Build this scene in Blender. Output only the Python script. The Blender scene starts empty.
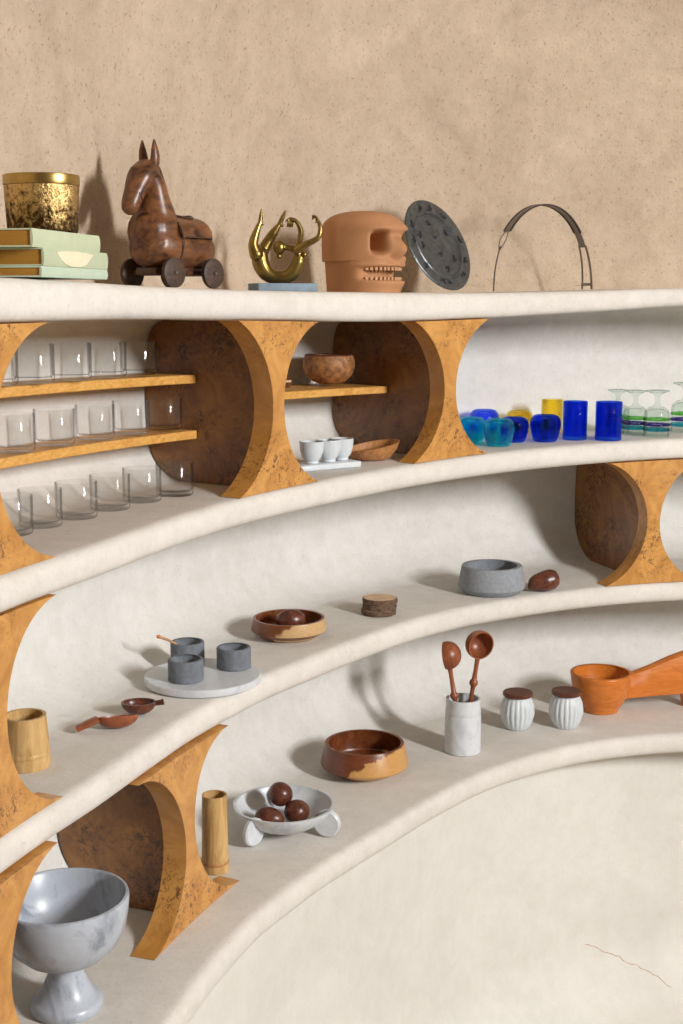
import bpy, bmesh, math, random
from mathutils import Vector, Matrix, noise
random.seed(4)
PI = math.pi
C = bpy.context.scene.collection
Z0 = 1.85                      # eye height above the floor
F = 1300.0
TILT = math.atan(212 / F)
ct, st = math.cos(TILT), math.sin(TILT)

# ---------------------------------------------------------------- plan of the round room
CX, CY = .9, 1.7
def interp(tab, x):
    if x <= tab[0][0]: return tab[0][1]
    if x >= tab[-1][0]: return tab[-1][1]
    for i in range(len(tab) - 1):
        if tab[i][0] <= x <= tab[i + 1][0]:
            x0, y0 = tab[i]; x1, y1 = tab[i + 1]
            xm, ym = tab[i - 1] if i > 0 else (x0 - (x1 - x0), y0 - (y1 - y0))
            xp, yp = tab[i + 2] if i + 2 < len(tab) else (x1 + (x1 - x0), y1 + (y1 - y0))
            m0 = (y1 - ym) / (x1 - xm) * (x1 - x0); m1 = (yp - y0) / (xp - x0) * (x1 - x0)
            t = (x - x0) / (x1 - x0)
            return ((2*t**3 - 3*t*t + 1)*y0 + (t**3 - 2*t*t + t)*m0 + (-2*t**3 + 3*t*t)*y1 + (t**3 - t*t)*m1)
R_MAIN = [(0, 1.80), (30, 1.80), (50, 1.78), (65, 1.745), (78, 1.695), (90, 1.64), (98, 1.583), (105, 1.528), (112, 1.474), (120, 1.414),
          (128, 1.352), (136, 1.308), (145, 1.283), (153, 1.270), (162, 1.268), (170, 1.283), (178, 1.333),
          (190, 1.43), (205, 1.57), (220, 1.72), (240, 1.80)]
R_LOW = [(0, 1.60), (30, 1.60), (60, 1.53), (75, 1.485), (85, 1.455), (92, 1.440), (97, 1.423), (102, 1.400), (109, 1.352), (116, 1.298),
         (123, 1.238), (131, 1.186), (139, 1.155), (147, 1.146), (156, 1.143), (165, 1.146), (175, 1.165),
         (190, 1.24), (205, 1.38), (220, 1.5), (240, 1.6)]
def pol(th, r):
    a = math.radians(th); return Vector((CX + r * math.cos(a), CY + r * math.sin(a), 0))
def lip(th, tab=R_MAIN): return pol(th, interp(tab, th))
def normal(th, tab=R_MAIN):
    t = lip(th - 1.5, tab) - lip(th + 1.5, tab); t.normalize()
    return Vector((-t.y, t.x, 0))        # away from the room
def P(th, d, z, tab=R_MAIN):
    p = lip(th, tab) + normal(th, tab) * d; return Vector((p.x, p.y, z + Z0))
WALL_D = .31
WALL_T = [(60, .42), (93, .42), (105, .40), (120, .385), (143, .322), (156, .302), (200, .30)]
def wd_(th): return interp(WALL_T, th)
# heights relative to the eye: undersides and tops of the shelves
def fade(th): return min(1, max(0, (120 - th) / 30))
TOP_T = [(60, .036), (90, .031), (100, .023), (112, .017), (140, .017), (160, .022), (180, .030), (200, .03)]
TOP_B = [(60, -.014), (90, -.016), (100, -.030), (112, -.042), (125, -.046), (145, -.037), (165, -.030), (180, -.030), (200, -.03)]
def ztop(k, th):
    if k == 'A': return interp(TOP_T, th)
    if k == 'B': return -.364 + .011 * fade(th)
    if k == 'C': return -.724 - .008 * fade(th)
    return -1.08
def zbot(k, th):
    if k == 'A': return interp(TOP_B, th)
    return ztop(k, th) - .053
def hit(x, y, z):
    """point at height z (relative to the eye) seen in the direction x, y"""
    a = (x - 341.5) / F; b = (512 - y) / F
    r = Vector((a, ct + b * st, -st + b * ct)); s = z / r.z
    return Vector((r.x * s, r.y * s, z))
def theta(p): return math.degrees(math.atan2(p.y - CY, p.x - CX)) % 360
def on(k, x, y, dz=0):
    z = ztop(k, 120) + dz
    for _ in range(4):
        p = hit(x, y, z); z = ztop(k, theta(p)) + dz
    return Vector((p.x, p.y, z + Z0 + .0004))
def col_at(x, d, k='A'):
    """point on shelf k in picture column x, d behind the lip"""
    best = None
    for i in range(600):
        th = 80 + i * .2; p = P(th, d, 0); e = abs(p.x / p.y * F / ct - (x - 341.5) * 1.0 / 1.0 * 1.0)
        # columns near eye level: depth along the optical axis is y*cos(tilt)
        e = abs(p.x * F / (p.y * ct) - (x - 341.5))
        if best is None or e < best[0]: best = (e, th, p)
    _, th, p = best
    thp = theta(p)
    return Vector((p.x, p.y, ztop(k, thp) + Z0 + .0004))

# ---------------------------------------------------------------- materials
def new_mat(name):
    m = bpy.data.materials.new(name); m.use_nodes = True
    nt = m.node_tree; b = nt.nodes['Principled BSDF']
    return m, nt, b
def N(nt, t, **kw):
    n = nt.nodes.new(t)
    for k, v in kw.items():
        if k in n.inputs: n.inputs[k].default_value = v
        else: setattr(n, k, v)
    return n
def ramp(nt, fac, stops):
    r = nt.nodes.new('ShaderNodeValToRGB'); e = r.color_ramp.elements
    e[0].position, e[0].color = stops[0][0], (*stops[0][1], 1)
    e[1].position, e[1].color = stops[1][0], (*stops[1][1], 1)
    for p, c in stops[2:]:
        x = e.new(p); x.color = (*c, 1)
    nt.links.new(fac, r.inputs['Fac']); return r.outputs['Color']
def coords(nt, scale=(1, 1, 1), obj=True):
    tc = nt.nodes.new('ShaderNodeTexCoord'); mp = nt.nodes.new('ShaderNodeMapping')
    mp.inputs['Scale'].default_value = scale
    nt.links.new(tc.outputs['Object'], mp.inputs['Vector']); return mp.outputs['Vector']
def mix(nt, fac, a, b, mode='MIX'):
    m = nt.nodes.new('ShaderNodeMix'); m.data_type = 'RGBA'; m.blend_type = mode
    for sock, v in ((m.inputs[0], fac), (m.inputs[6], a), (m.inputs[7], b)):
        if isinstance(v, (float, int)): sock.default_value = v
        elif isinstance(v, tuple): sock.default_value = (*v, 1)
        else: nt.links.new(v, sock)
    return m.outputs[2]
def bump(nt, b, h, strength, dist):
    n = nt.nodes.new('ShaderNodeBump'); n.inputs['Strength'].default_value = strength; n.inputs['Distance'].default_value = dist
    nt.links.new(h, n.inputs['Height']); nt.links.new(n.outputs['Normal'], b.inputs['Normal'])

def plaster(name, c1, c2, bs=.35, speck=0.0, big=(.9, .9, .88), rough=.85):
    m, nt, b = new_mat(name); v = coords(nt)
    n1 = N(nt, 'ShaderNodeTexNoise', Scale=2.2, Detail=6.0, Roughness=.6, Distortion=1.2); nt.links.new(v, n1.inputs['Vector'])
    n2 = N(nt, 'ShaderNodeTexNoise', Scale=22.0, Detail=6.0, Roughness=.7); nt.links.new(v, n2.inputs['Vector'])
    n3 = N(nt, 'ShaderNodeTexNoise', Scale=130.0, Detail=3.0, Roughness=.6); nt.links.new(v, n3.inputs['Vector'])
    a = ramp(nt, n1.outputs['Fac'], [(.32, c1), (.68, c2)])
    g = ramp(nt, n2.outputs['Fac'], [(.35, big), (.65, (1, 1, 1))])
    c = mix(nt, 1.0, a, g, 'MULTIPLY')
    if speck:
        s = ramp(nt, n3.outputs['Fac'], [(.60, (1, 1, 1)), (.70, (1 - speck, 1 - speck * 1.2, 1 - speck * 1.4))])
        c = mix(nt, 1.0, c, s, 'MULTIPLY')
    nt.links.new(c, b.inputs['Base Color']); b.inputs['Roughness'].default_value = rough
    ad = nt.nodes.new('ShaderNodeMath'); ad.operation = 'MULTIPLY_ADD'; ad.inputs[1].default_value = .35
    nt.links.new(n3.outputs['Fac'], ad.inputs[0]); nt.links.new(n2.outputs['Fac'], ad.inputs[2])
    bump(nt, b, ad.outputs[0], bs, .006)
    return m
def burl(name, light, mid, dark, spots=.55, rough=.36, lo=.48):
    m, nt, b = new_mat(name); v = coords(nt)
    n0 = N(nt, 'ShaderNodeTexNoise', Scale=9.0, Detail=7.0, Roughness=.65, Distortion=2.5); nt.links.new(v, n0.inputs['Vector'])
    base = ramp(nt, n0.outputs['Fac'], [(.3, mid), (.62, light)])
    n1 = N(nt, 'ShaderNodeTexNoise', Scale=8.0, Detail=3.0); nt.links.new(v, n1.inputs['Vector'])
    n2 = N(nt, 'ShaderNodeTexNoise', Scale=95.0, Detail=4.0, Roughness=.7, Distortion=1.0); nt.links.new(v, n2.inputs['Vector'])
    k = ramp(nt, n1.outputs['Fac'], [(lo, (0, 0, 0)), (lo + .14, (1, 1, 1))])
    s = ramp(nt, n2.outputs['Fac'], [(lo + .04, (0, 0, 0)), (.62, (1, 1, 1))])
    f = mix(nt, 1.0, k, s, 'MULTIPLY')
    mu = nt.nodes.new('ShaderNodeMath'); mu.operation = 'MULTIPLY'; mu.inputs[1].default_value = spots
    nt.links.new(f, mu.inputs[0])
    c = mix(nt, mu.outputs[0], base, dark)
    nt.links.new(c, b.inputs['Base Color']); b.inputs['Roughness'].default_value = rough
    b.inputs['Coat Weight'].default_value = .15; b.inputs['Coat Roughness'].default_value = .25
    bump(nt, b, n2.outputs['Fac'], .05, .002)
    return m
def wood(name, c1, c2, rough=.4, stretch=(3, 14, 14), contrast=(.35, .65), distort=1.5):
    m, nt, b = new_mat(name); v = coords(nt, stretch)
    n0 = N(nt, 'ShaderNodeTexNoise', Scale=4.0, Detail=6.0, Roughness=.6, Distortion=distort); nt.links.new(v, n0.inputs['Vector'])
    c = ramp(nt, n0.outputs['Fac'], [(contrast[0], c1), (contrast[1], c2)])
    nt.links.new(c, b.inputs['Base Color']); b.inputs['Roughness'].default_value = rough
    bump(nt, b, n0.outputs['Fac'], .08, .002)
    return m
def marble(name, c1, c2, rough=.35, scale=7):
    m, nt, b = new_mat(name); v = coords(nt)
    n0 = N(nt, 'ShaderNodeTexNoise', Scale=float(scale), Detail=8.0, Roughness=.65, Distortion=1.8); nt.links.new(v, n0.inputs['Vector'])
    c = ramp(nt, n0.outputs['Fac'], [(.34, c2), (.50, c1), (.60, tuple(x * .93 for x in c1)), (.8, tuple(min(1, x * 1.05) for x in c1))])
    nt.links.new(c, b.inputs['Base Color']); b.inputs['Roughness'].default_value = rough
    return m
def plain(name, c, rough=.5, metal=0.0, var=.12, scale=30, bs=0.0):
    m, nt, b = new_mat(name); v = coords(nt)
    n0 = N(nt, 'ShaderNodeTexNoise', Scale=float(scale), Detail=5.0, Roughness=.6); nt.links.new(v, n0.inputs['Vector'])
    r = ramp(nt, n0.outputs['Fac'], [(.3, tuple(x * (1 - var) for x in c)), (.7, tuple(min(1, x * (1 + var)) for x in c))])
    nt.links.new(r, b.inputs['Base Color']); b.inputs['Roughness'].default_value = rough; b.inputs['Metallic'].default_value = metal
    if bs: bump(nt, b, n0.outputs['Fac'], bs, .003)
    return m
def thin_glass(name, c, edge, k=1.35):
    """thin-walled glass: clear straight through, reflecting and greyer where the wall is seen edge-on"""
    m, nt, b = new_mat(name); nt.nodes.remove(b); out = nt.nodes['Material Output']
    tr = nt.nodes.new('ShaderNodeBsdfTransparent'); gl = nt.nodes.new('ShaderNodeBsdfGlossy'); gl.inputs['Roughness'].default_value = .03
    lw = nt.nodes.new('ShaderNodeLayerWeight'); lw.inputs['Blend'].default_value = .30
    c_ = ramp(nt, lw.outputs['Facing'], [(.42, c), (.97, edge)]); nt.links.new(c_, tr.inputs['Color'])
    fr = ramp(nt, lw.outputs['Facing'], [(.0, (.045,) * 3), (.55, (.08,) * 3), (1.0, (.60,) * 3)])
    ms = nt.nodes.new('ShaderNodeMixShader'); nt.links.new(fr, ms.inputs[0]); nt.links.new(tr.outputs[0], ms.inputs[1]); nt.links.new(gl.outputs[0], ms.inputs[2])
    nt.links.new(ms.outputs[0], out.inputs['Surface']); return m
def tinted_glass(name, c, tc, f=.5, rough=.02):
    m = glass(name, c, rough); nt = m.node_tree; b = nt.nodes['Principled BSDF']; out = nt.nodes['Material Output']
    tr = nt.nodes.new('ShaderNodeBsdfTransparent'); tr.inputs['Color'].default_value = (*tc, 1)
    ms = nt.nodes.new('ShaderNodeMixShader'); ms.inputs[0].default_value = f
    nt.links.new(b.outputs[0], ms.inputs[1]); nt.links.new(tr.outputs[0], ms.inputs[2]); nt.links.new(ms.outputs[0], out.inputs['Surface']); return m
def glass(name, c, rough=.02, ior=1.45, sheen=None):
    m, nt, b = new_mat(name)
    b.inputs['Base Color'].default_value = (*c, 1); b.inputs['Transmission Weight'].default_value = 1
    b.inputs['Roughness'].default_value = rough; b.inputs['IOR'].default_value = ior
    return m

M = {}
M['plaster'] = plaster('pale_plaster', (.70, .68, .645), (.77, .75, .715), .30, .10)
M['plaster_dim'] = plaster('dim_light_plaster', (.47, .365, .265), (.60, .48, .36), .8, .32, (.86, .845, .81))  # rougher plaster; tan colour carries the dim warm light on the upper wall
M['plaster_low'] = plaster('smooth_plaster', (.69, .67, .62), (.77, .75, .70), .12, .04, (.93, .93, .91), .7)
M['shelf'] = plaster('shelf_plaster', (.68, .645, .595), (.75, .715, .665), .25, .10)
M['floor'] = plaster('floor_plaster', (.30, .22, .14), (.36, .27, .18), .2, .05)
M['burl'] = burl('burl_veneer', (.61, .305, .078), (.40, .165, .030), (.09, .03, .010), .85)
M['burl_shaded'] = burl('shaded_burl_veneer', (.30, .13, .032), (.15, .055, .014), (.022, .008, .004), .92, .45, .43)  # same burl, its colour darkened to carry the shade on the inner panels
M['board'] = wood('board_wood', (.58, .27, .05), (.80, .45, .13), .45, (10, 10, 30))
M['glass'] = thin_glass('clear_glass', (.98, .985, .985), (.20, .21, .23), 1.4)
M['cobalt'] = tinted_glass('cobalt_glass', (.04, .20, 1), (.16, .36, 1), .68)
M['cobalt2'] = tinted_glass('pale_cobalt_glass', (.10, .20, .95), (.42, .55, 1), .6)
M['teal'] = tinted_glass('teal_glass', (.02, .68, .80), (.30, .90, .95), .6)
M['amber'] = tinted_glass('yellow_glass', (1, .80, .18), (1, .90, .40), .55)
M['goblet'] = thin_glass('goblet_glass', (.93, .97, .95), (.22, .34, .29), 1.45)
M['green_band'] = thin_glass('green_glass', (.42, .80, .32), (.2, .5, .15))
M['violet_band'] = thin_glass('violet_glass', (.26, .14, .62), (.12, .05, .4))
M['cyan_band'] = thin_glass('turquoise_glass', (.14, .70, .84), (.05, .4, .6))
M['marble'] = marble('white_marble', (.66, .68, .70), (.50, .53, .57))
M['marble_grey'] = marble('grey_marble', (.47, .51, .57), (.24, .27, .32), .32, 9)
M['stoneware'] = plain('white_stoneware', (.62, .66, .68), .4, 0, .05)
M['basalt'] = plain('dark_stone', (.155, .172, .195), .9, 0, .22, 90, .3)
M['granite'] = plain('grey_stone', (.27, .29, .315), .85, 0, .15, 110, .25)
M['terracotta'] = plain('terracotta', (.45, .215, .095), .75, 0, .10, 14, .1)
M['tooth'] = plain('pale_terracotta', (.52, .29, .15), .7, 0, .06)
M['horse'] = wood('carved_wood', (.030, .010, .005), (.21, .082, .030), .36, (5, 12, 12), (.28, .62), 1)
M['horse_dark'] = wood('dark_carved_wood', (.028, .011, .006), (.11, .042, .018), .38, (6, 10, 10))
M['wheel'] = wood('wheel_wood', (.03, .016, .010), (.085, .045, .028), .6, (20, 20, 20))
M['bronze'] = plain('bronze', (.27, .19, .06), .33, 1, .25, 25)
M['brass'] = plain('brass', (.44, .30, .10), .30, 1, .2, 25)
M['slate'] = plain('blue_slate', (.17, .235, .29), .6, 0, .2, 60)
M['pewter'] = plain('pewter', (.115, .125, .130), .42, .75, .35, 60, .5)
M['pewter_dark'] = plain('dark_pewter', (.035, .038, .040), .6, .5, .3, 60)
M['silver'] = plain('aged_silver', (.27, .25, .23), .45, .9, .1)
M['black_leather'] = plain('black_strap', (.03, .022, .022), .5, 0, .2)
M['bamboo'] = wood('bamboo', (.43, .24, .075), (.66, .43, .18), .5, (18, 18, 2.5))
M['bamboo_in'] = plain('bamboo_inside', (.30, .14, .05), .8)
M['bowl_wood0'] = wood('two_tone_wood', (.17, .042, .012), (.66, .35, .12), .33, (5, 5, 7), (.50, .56), .8)
M['bowl_pale0'] = wood('two_tone_pale_wood', (.20, .06, .02), (.64, .40, .17), .4, (6, 6, 9), (.40, .47), .8)
M['bowl_in'] = wood('bowl_inner_wood', (.11, .028, .010), (.26, .08, .025), .32, (8, 8, 8))
M['red_wood'] = wood('red_wood', (.20, .055, .022), (.33, .10, .038), .35, (12, 12, 5))
M['dark_wood'] = wood('dark_wood', (.055, .015, .009), (.17, .052, .026), .32, (16, 16, 16))
M['orange_wood'] = wood('orange_wood', (.50, .135, .018), (.68, .22, .035), .3, (3, 14, 14), (.3, .7))
M['mid_wood'] = wood('mid_wood', (.34, .14, .045), (.55, .27, .10), .45, (20, 20, 6))
M['coconut'] = plain('coconut_shell', (.30, .13, .045), .6, 0, .65, 85, .4)
M['bark'] = plain('bark', (.13, .075, .045), .95, 0, .5, 120, .8)
M['cut_wood'] = plain('cut_wood', (.62, .44, .27), .8, 0, .2, 60)
M['mint'] = plain('mint_cloth', (.50, .55, .37), .8, 0, .05)
M['mint2'] = plain('sage_cloth', (.46, .51, .345), .8, 0, .05)
M['mint3'] = plain('aqua_cloth', (.47, .56, .43), .8, 0, .05)
M['worn'] = plain('worn_patch', (.80, .68, .48), .9, 0, .05)
M['ink'] = plain('blue_ink', (.36, .50, .52), .8, 0, .1)
M['page'] = wood('gilt_page_edge', (.30, .135, .012), (.38, .185, .022), .6, (4, 4, 90))
M['window_frame'] = plain('window_paint', (.6, .57, .5), .6)

def two_tone(name, dark, pale, h, lo, amp, rough=.33):
    """dark heartwood with pale sapwood flames licking up from the low side"""
    m, nt, b = new_mat(name); v = coords(nt, (1, 1, .55))
    n0 = N(nt, 'ShaderNodeTexNoise', Scale=26.0, Detail=3.0, Roughness=.5, Distortion=.6); nt.links.new(v, n0.inputs['Vector'])
    n1 = N(nt, 'ShaderNodeTexNoise', Scale=40.0, Detail=6.0, Roughness=.6, Distortion=2.0); nt.links.new(coords(nt, (1, 1, 4)), n1.inputs['Vector'])
    sx = nt.nodes.new('ShaderNodeSeparateXYZ'); nt.links.new(coords(nt), sx.inputs[0])
    a = nt.nodes.new('ShaderNodeMath'); a.operation = 'MULTIPLY_ADD'; a.inputs[1].default_value = -1 / h; a.inputs[2].default_value = lo
    nt.links.new(sx.outputs['Z'], a.inputs[0])
    c = nt.nodes.new('ShaderNodeMath'); c.operation = 'MULTIPLY_ADD'; c.inputs[1].default_value = amp; nt.links.new(n0.outputs['Fac'], c.inputs[0]); nt.links.new(a.outputs[0], c.inputs[2])
    d = nt.nodes.new('ShaderNodeMath'); d.operation = 'MULTIPLY_ADD'; d.inputs[1].default_value = -.9; nt.links.new(sx.outputs['X'], d.inputs[0]); nt.links.new(c.outputs[0], d.inputs[2])
    e = nt.nodes.new('ShaderNodeMath'); e.operation = 'MULTIPLY_ADD'; e.inputs[1].default_value = 8.0; nt.links.new(sx.outputs['X'], e.inputs[0]); nt.links.new(c.outputs[0], e.inputs[2])
    dk = ramp(nt, n1.outputs['Fac'], [(.3, tuple(x * .55 for x in dark)), (.7, dark)])
    pl = ramp(nt, n1.outputs['Fac'], [(.3, tuple(x * .8 for x in pale)), (.7, pale)])
    f = ramp(nt, e.outputs[0], [(.48, (0, 0, 0)), (.54, (1, 1, 1))])
    nt.links.new(mix(nt, f, dk, pl), b.inputs['Base Color']); b.inputs['Roughness'].default_value = rough
    return m
M['bowl_wood'] = two_tone('dark_two_tone_wood', (.20, .055, .018), (.62, .33, .11), .09, .16, 1.1)
M['bowl_pale'] = two_tone('pale_two_tone_wood', (.22, .065, .02), (.62, .40, .19), .09, .22, .7)
def brass_hammered():
    m, nt, b = new_mat('hammered_brass'); v = coords(nt)
    n = N(nt, 'ShaderNodeTexNoise', Scale=120.0, Detail=4.0, Roughness=.7); nt.links.new(v, n.inputs['Vector'])
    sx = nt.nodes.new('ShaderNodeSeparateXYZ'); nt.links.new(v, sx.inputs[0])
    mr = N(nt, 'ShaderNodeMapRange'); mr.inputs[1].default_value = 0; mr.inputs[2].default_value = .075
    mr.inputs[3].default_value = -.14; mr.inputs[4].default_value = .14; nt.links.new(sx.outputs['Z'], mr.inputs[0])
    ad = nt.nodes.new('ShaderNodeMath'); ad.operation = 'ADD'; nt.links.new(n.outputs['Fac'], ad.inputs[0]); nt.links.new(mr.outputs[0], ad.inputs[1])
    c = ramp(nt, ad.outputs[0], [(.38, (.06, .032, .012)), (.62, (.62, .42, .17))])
    nt.links.new(c, b.inputs['Base Color']); b.inputs['Metallic'].default_value = 1; b.inputs['Roughness'].default_value = .34
    bump(nt, b, n.outputs['Fac'], .7, .004); return m
M['hammered'] = brass_hammered()

# ---------------------------------------------------------------- object helpers
def link(name, bm, m, parent=None, smooth=True, loc=None, rotz=0, mats=None, angle=35):
    me = bpy.data.meshes.new(name)
    bmesh.ops.recalc_face_normals(bm, faces=bm.faces[:])
    bm.to_mesh(me); bm.free()
    for mm in (mats or [m]): me.materials.append(mm)
    if smooth:
        for p in me.polygons: p.use_smooth = True
        try: me.set_sharp_from_angle(angle=math.radians(angle))
        except Exception: pass
    o = bpy.data.objects.new(name, me); C.objects.link(o)
    if parent: o.parent = parent
    if loc is not None: o.location = loc
    o.rotation_euler.z = rotz
    return o
def tag(o, label, cat, group=None):
    o['label'] = label; o['category'] = cat
    if group: o['group'] = group
    return o
def thing(name, label, cat, loc, rotz=0, group=None):
    o = bpy.data.objects.new(name, None); C.objects.link(o); o.empty_display_size = .02
    o.location = loc; o.rotation_euler = (0, 0, rotz)
    return tag(o, label, cat, group)
def structure(o): o['kind'] = 'structure'; return o
def lathe(bm, prof, seg=48, flute=None, mi=0, M4=None):
    """closed or open profile of (r, z); r=0 ends are closed to a point"""
    rings = []
    for (r, z) in prof:
        if r < 1e-6:
            v = Vector((0, 0, z)); rings.append([bm.verts.new(M4 @ v if M4 else v)])
        else:
            ring = []
            for i in range(seg):
                a = 2 * PI * i / seg; rr = r * (flute(a, z) if flute else 1)
                v = Vector((rr * math.cos(a), rr * math.sin(a), z)); ring.append(bm.verts.new(M4 @ v if M4 else v))
            rings.append(ring)
    fs = []
    for a, b in zip(rings, rings[1:]):
        if len(a) == 1 and len(b) == 1: continue
        for i in range(seg):
            j = (i + 1) % seg
            if len(a) == 1: fs.append(bm.faces.new((a[0], b[j], b[i])))
            elif len(b) == 1: fs.append(bm.faces.new((a[i], a[j], b[0])))
            else: fs.append(bm.faces.new((a[i], a[j], b[j], b[i])))
    for f in fs: f.material_index = mi
    return bm
def box(bm, x0, x1, y0, y1, z0, z1, bev=0.0, M4=None, seg=2):
    t = bmesh.new(); bmesh.ops.create_cube(t, size=1)
    for v in t.verts:
        v.co = Vector((x0 + (v.co.x + .5) * (x1 - x0), y0 + (v.co.y + .5) * (y1 - y0), z0 + (v.co.z + .5) * (z1 - z0)))
    if bev: bmesh.ops.bevel(t, geom=t.edges[:], offset=bev, segments=seg, affect='EDGES', profile=.5)
    if M4: bmesh.ops.transform(t, matrix=M4, verts=t.verts[:])
    me = bpy.data.meshes.new('tmp'); t.to_mesh(me); t.free(); bm.from_mesh(me); bpy.data.meshes.remove(me)
    return bm
def tube(bm, pts, rad, seg=12, flat=None, cap=True):
    """sweep an ellipse along pts; rad = list of radii or (ru, rv) pairs; flat = fixed up vector"""
    n = len(pts); rings = []
    up = Vector(flat) if flat else Vector((0, 0, 1))
    for i, p in enumerate(pts):
        p = Vector(p); t = (Vector(pts[min(n - 1, i + 1)]) - Vector(pts[max(0, i - 1)])).normalized()
        u = up.cross(t)
        if u.length < .05: u = Vector((1, 0, 0)).cross(t)
        u.normalize(); v = t.cross(u).normalized()
        r = rad[i] if isinstance(rad, (list, tuple)) else rad
        ru, rv = r if isinstance(r, (list, tuple)) else (r, r)
        rings.append([bm.verts.new(p + u * ru * math.cos(2*PI*k/seg) + v * rv * math.sin(2*PI*k/seg)) for k in range(seg)])
    for a, b in zip(rings, rings[1:]):
        for k in range(seg):
            bm.faces.new((a[k], a[(k+1) % seg], b[(k+1) % seg], b[k]))
    if cap:
        bm.faces.new(rings[0]); bm.faces.new(rings[-1])
    return bm
def smooth_path(pts, rad, k=6):
    n = len(pts); op, orr = [], []
    g = lambda L, i: L[min(max(i, 0), n - 1)]
    for i in range(n - 1):
        for j in range(k):
            t = j / k
            def cr(a, b, c, d): return .5 * ((2*b) + (-a + c)*t + (2*a - 5*b + 4*c - d)*t*t + (-a + 3*b - 3*c + d)*t**3)
            p = [cr(g(pts, i-1)[q], g(pts, i)[q], g(pts, i+1)[q], g(pts, i+2)[q]) for q in range(3)]
            op.append(p)
            f = lambda r: r if isinstance(r, (tuple, list)) else (r, r)
            a, b = f(rad[i]), f(rad[i + 1]); orr.append((a[0] + (b[0]-a[0])*t, a[1] + (b[1]-a[1])*t))
    op.append(list(pts[-1])); r = rad[-1]; orr.append(r if isinstance(r, (tuple, list)) else (r, r))
    return op, orr
def ball(bm, c, r, s=(1, 1, 1), seg=20, rot=None):
    t = bmesh.new(); bmesh.ops.create_uvsphere(t, u_segments=seg, v_segments=max(8, seg // 2), radius=r)
    mt = Matrix.Translation(Vector(c)) @ (rot.to_matrix().to_4x4() if rot else Matrix()) @ Matrix.Diagonal((*s, 1))
    bmesh.ops.transform(t, matrix=mt, verts=t.verts[:])
    me = bpy.data.meshes.new('tmp'); t.to_mesh(me); t.free(); bm.from_mesh(me); bpy.data.meshes.remove(me)
    return bm
def fuse(o, voxel, it=4):
    """weld the overlapping lumps of one mesh into a single skin"""
    r = o.modifiers.new('r', 'REMESH'); r.mode = 'VOXEL'; r.voxel_size = voxel; r.use_smooth_shade = True
    s = o.modifiers.new('s', 'SMOOTH'); s.iterations = it; s.factor = .5
    dg = bpy.context.evaluated_depsgraph_get(); dg.update()
    me = bpy.data.meshes.new_from_object(o.evaluated_get(dg)); me.name = o.name
    o.modifiers.clear(); old = o.data; o.data = me; bpy.data.meshes.remove(old)
    for p in me.polygons: p.use_smooth = True
    return o
def bowl_profile(outer, th, zin):
    """outer: list (r,z) from the foot to the rim; inner wall th inside, inner floor at zin"""
    inner = []
    for r, z in reversed(outer):
        if z > zin and r - th > 0: inner.append((r - th, z))
    return [(0, outer[0][1])] + outer + inner[0:] + [(inner[-1][0] * .6, zin), (0, zin)]

# ---------------------------------------------------------------- shelves, walls, floor
def wall_off(zr, th):
    """how far behind the lip the niche wall stands at height zr: coved at floor and head of each niche"""
    cells = [(zbot('A', th), ztop('B', th)), (zbot('B', th), ztop('C', th)), (zbot('C', th), ztop('D', th))]
    for (hi, lo), rb in zip(cells, (.085, .115, .12)):
        if lo - .02 <= zr <= hi + .02:
            a = max(0, zr - lo); b = max(0, hi - zr); o = 0
            rt = .05
            if a < rb: o = max(o, rb - math.sqrt(max(0, rb*rb - (rb - a)**2)))
            if b < rt: o = max(o, rt - math.sqrt(max(0, rt*rt - (rt - b)**2)))
            if rb == .12: o += .055
            return wd_(th) - o + .012 * math.sin(PI * min(1, a / (hi - lo)))
    return wd_(th) - .085
TH0, TH1, DTH = 28, 216, 1.0
def strip(rows, name, m):
    bm = bmesh.new(); vs = [[bm.verts.new(p) for p in row] for row in rows]
    for a, b in zip(vs, vs[1:]):
        for i in range(len(a) - 1): bm.faces.new((a[i], a[i+1], b[i+1], b[i]))
    o = link(name, bm, m, angle=60); return o
ths = [TH0 + i * DTH for i in range(int((TH1 - TH0) / DTH) + 1)]
rows = []
for th in ths:
    row = []
    zs = []
    for k, nk in (('D', 'C'), ('C', 'B'), ('B', 'A')):
        lo, hi = ztop(k, th), zbot(nk, th)
        zs += [lo - .026] + [lo + (hi - lo) * (.5 - .5 * math.cos(PI * i / 26)) for i in range(27)]
    for z in zs: row.append(P(th, wall_off(z, th), z))
    rows.append(row)
structure(strip(rows, 'wall_niches', M['plaster']))
# wall above the shelves, leaning gently inwards like a dome
rows = []
for th in ths:
    row = []
    for i in range(31):
        z = .0 + 1.22 * i / 30
        o = wd_(th) - .03 - .30 * (max(0, z) / 1.2) ** 2
        if z < .09: o -= .03 * (1 - (z / .09)) ** 2
        p = P(th, o, z)
        w = .006 * noise.noise(Vector((p.x * 3, p.y * 3, p.z * 3)))
        n = normal(th); row.append(p + n * w)
    rows.append(row)
structure(strip(rows, 'wall_upper', M['plaster_dim']))
# wall below the lowest shelf
rows = []
for th in ths:
    row = []
    rec = .125 - .110 * min(1, max(0, (th - 88) / 36))
    for i in range(41):
        t = i / 40; z = -1.10 - .75 * t
        o = rec + .015 * math.sin(PI * min(1, t * 1.5))
        fz = z + 1.85
        if fz < .22: o -= .22 - math.sqrt(max(0, .22**2 - (.22 - fz)**2))
        p = P(th, o, z, R_LOW); p += normal(th, R_LOW) * .004 * noise.noise(Vector((p.x * 4, p.y * 4, p.z * 4)))
        row.append(p)
    rows.append(row)
wl = structure(strip(rows, 'wall_lower', M['plaster_low']))
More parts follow.
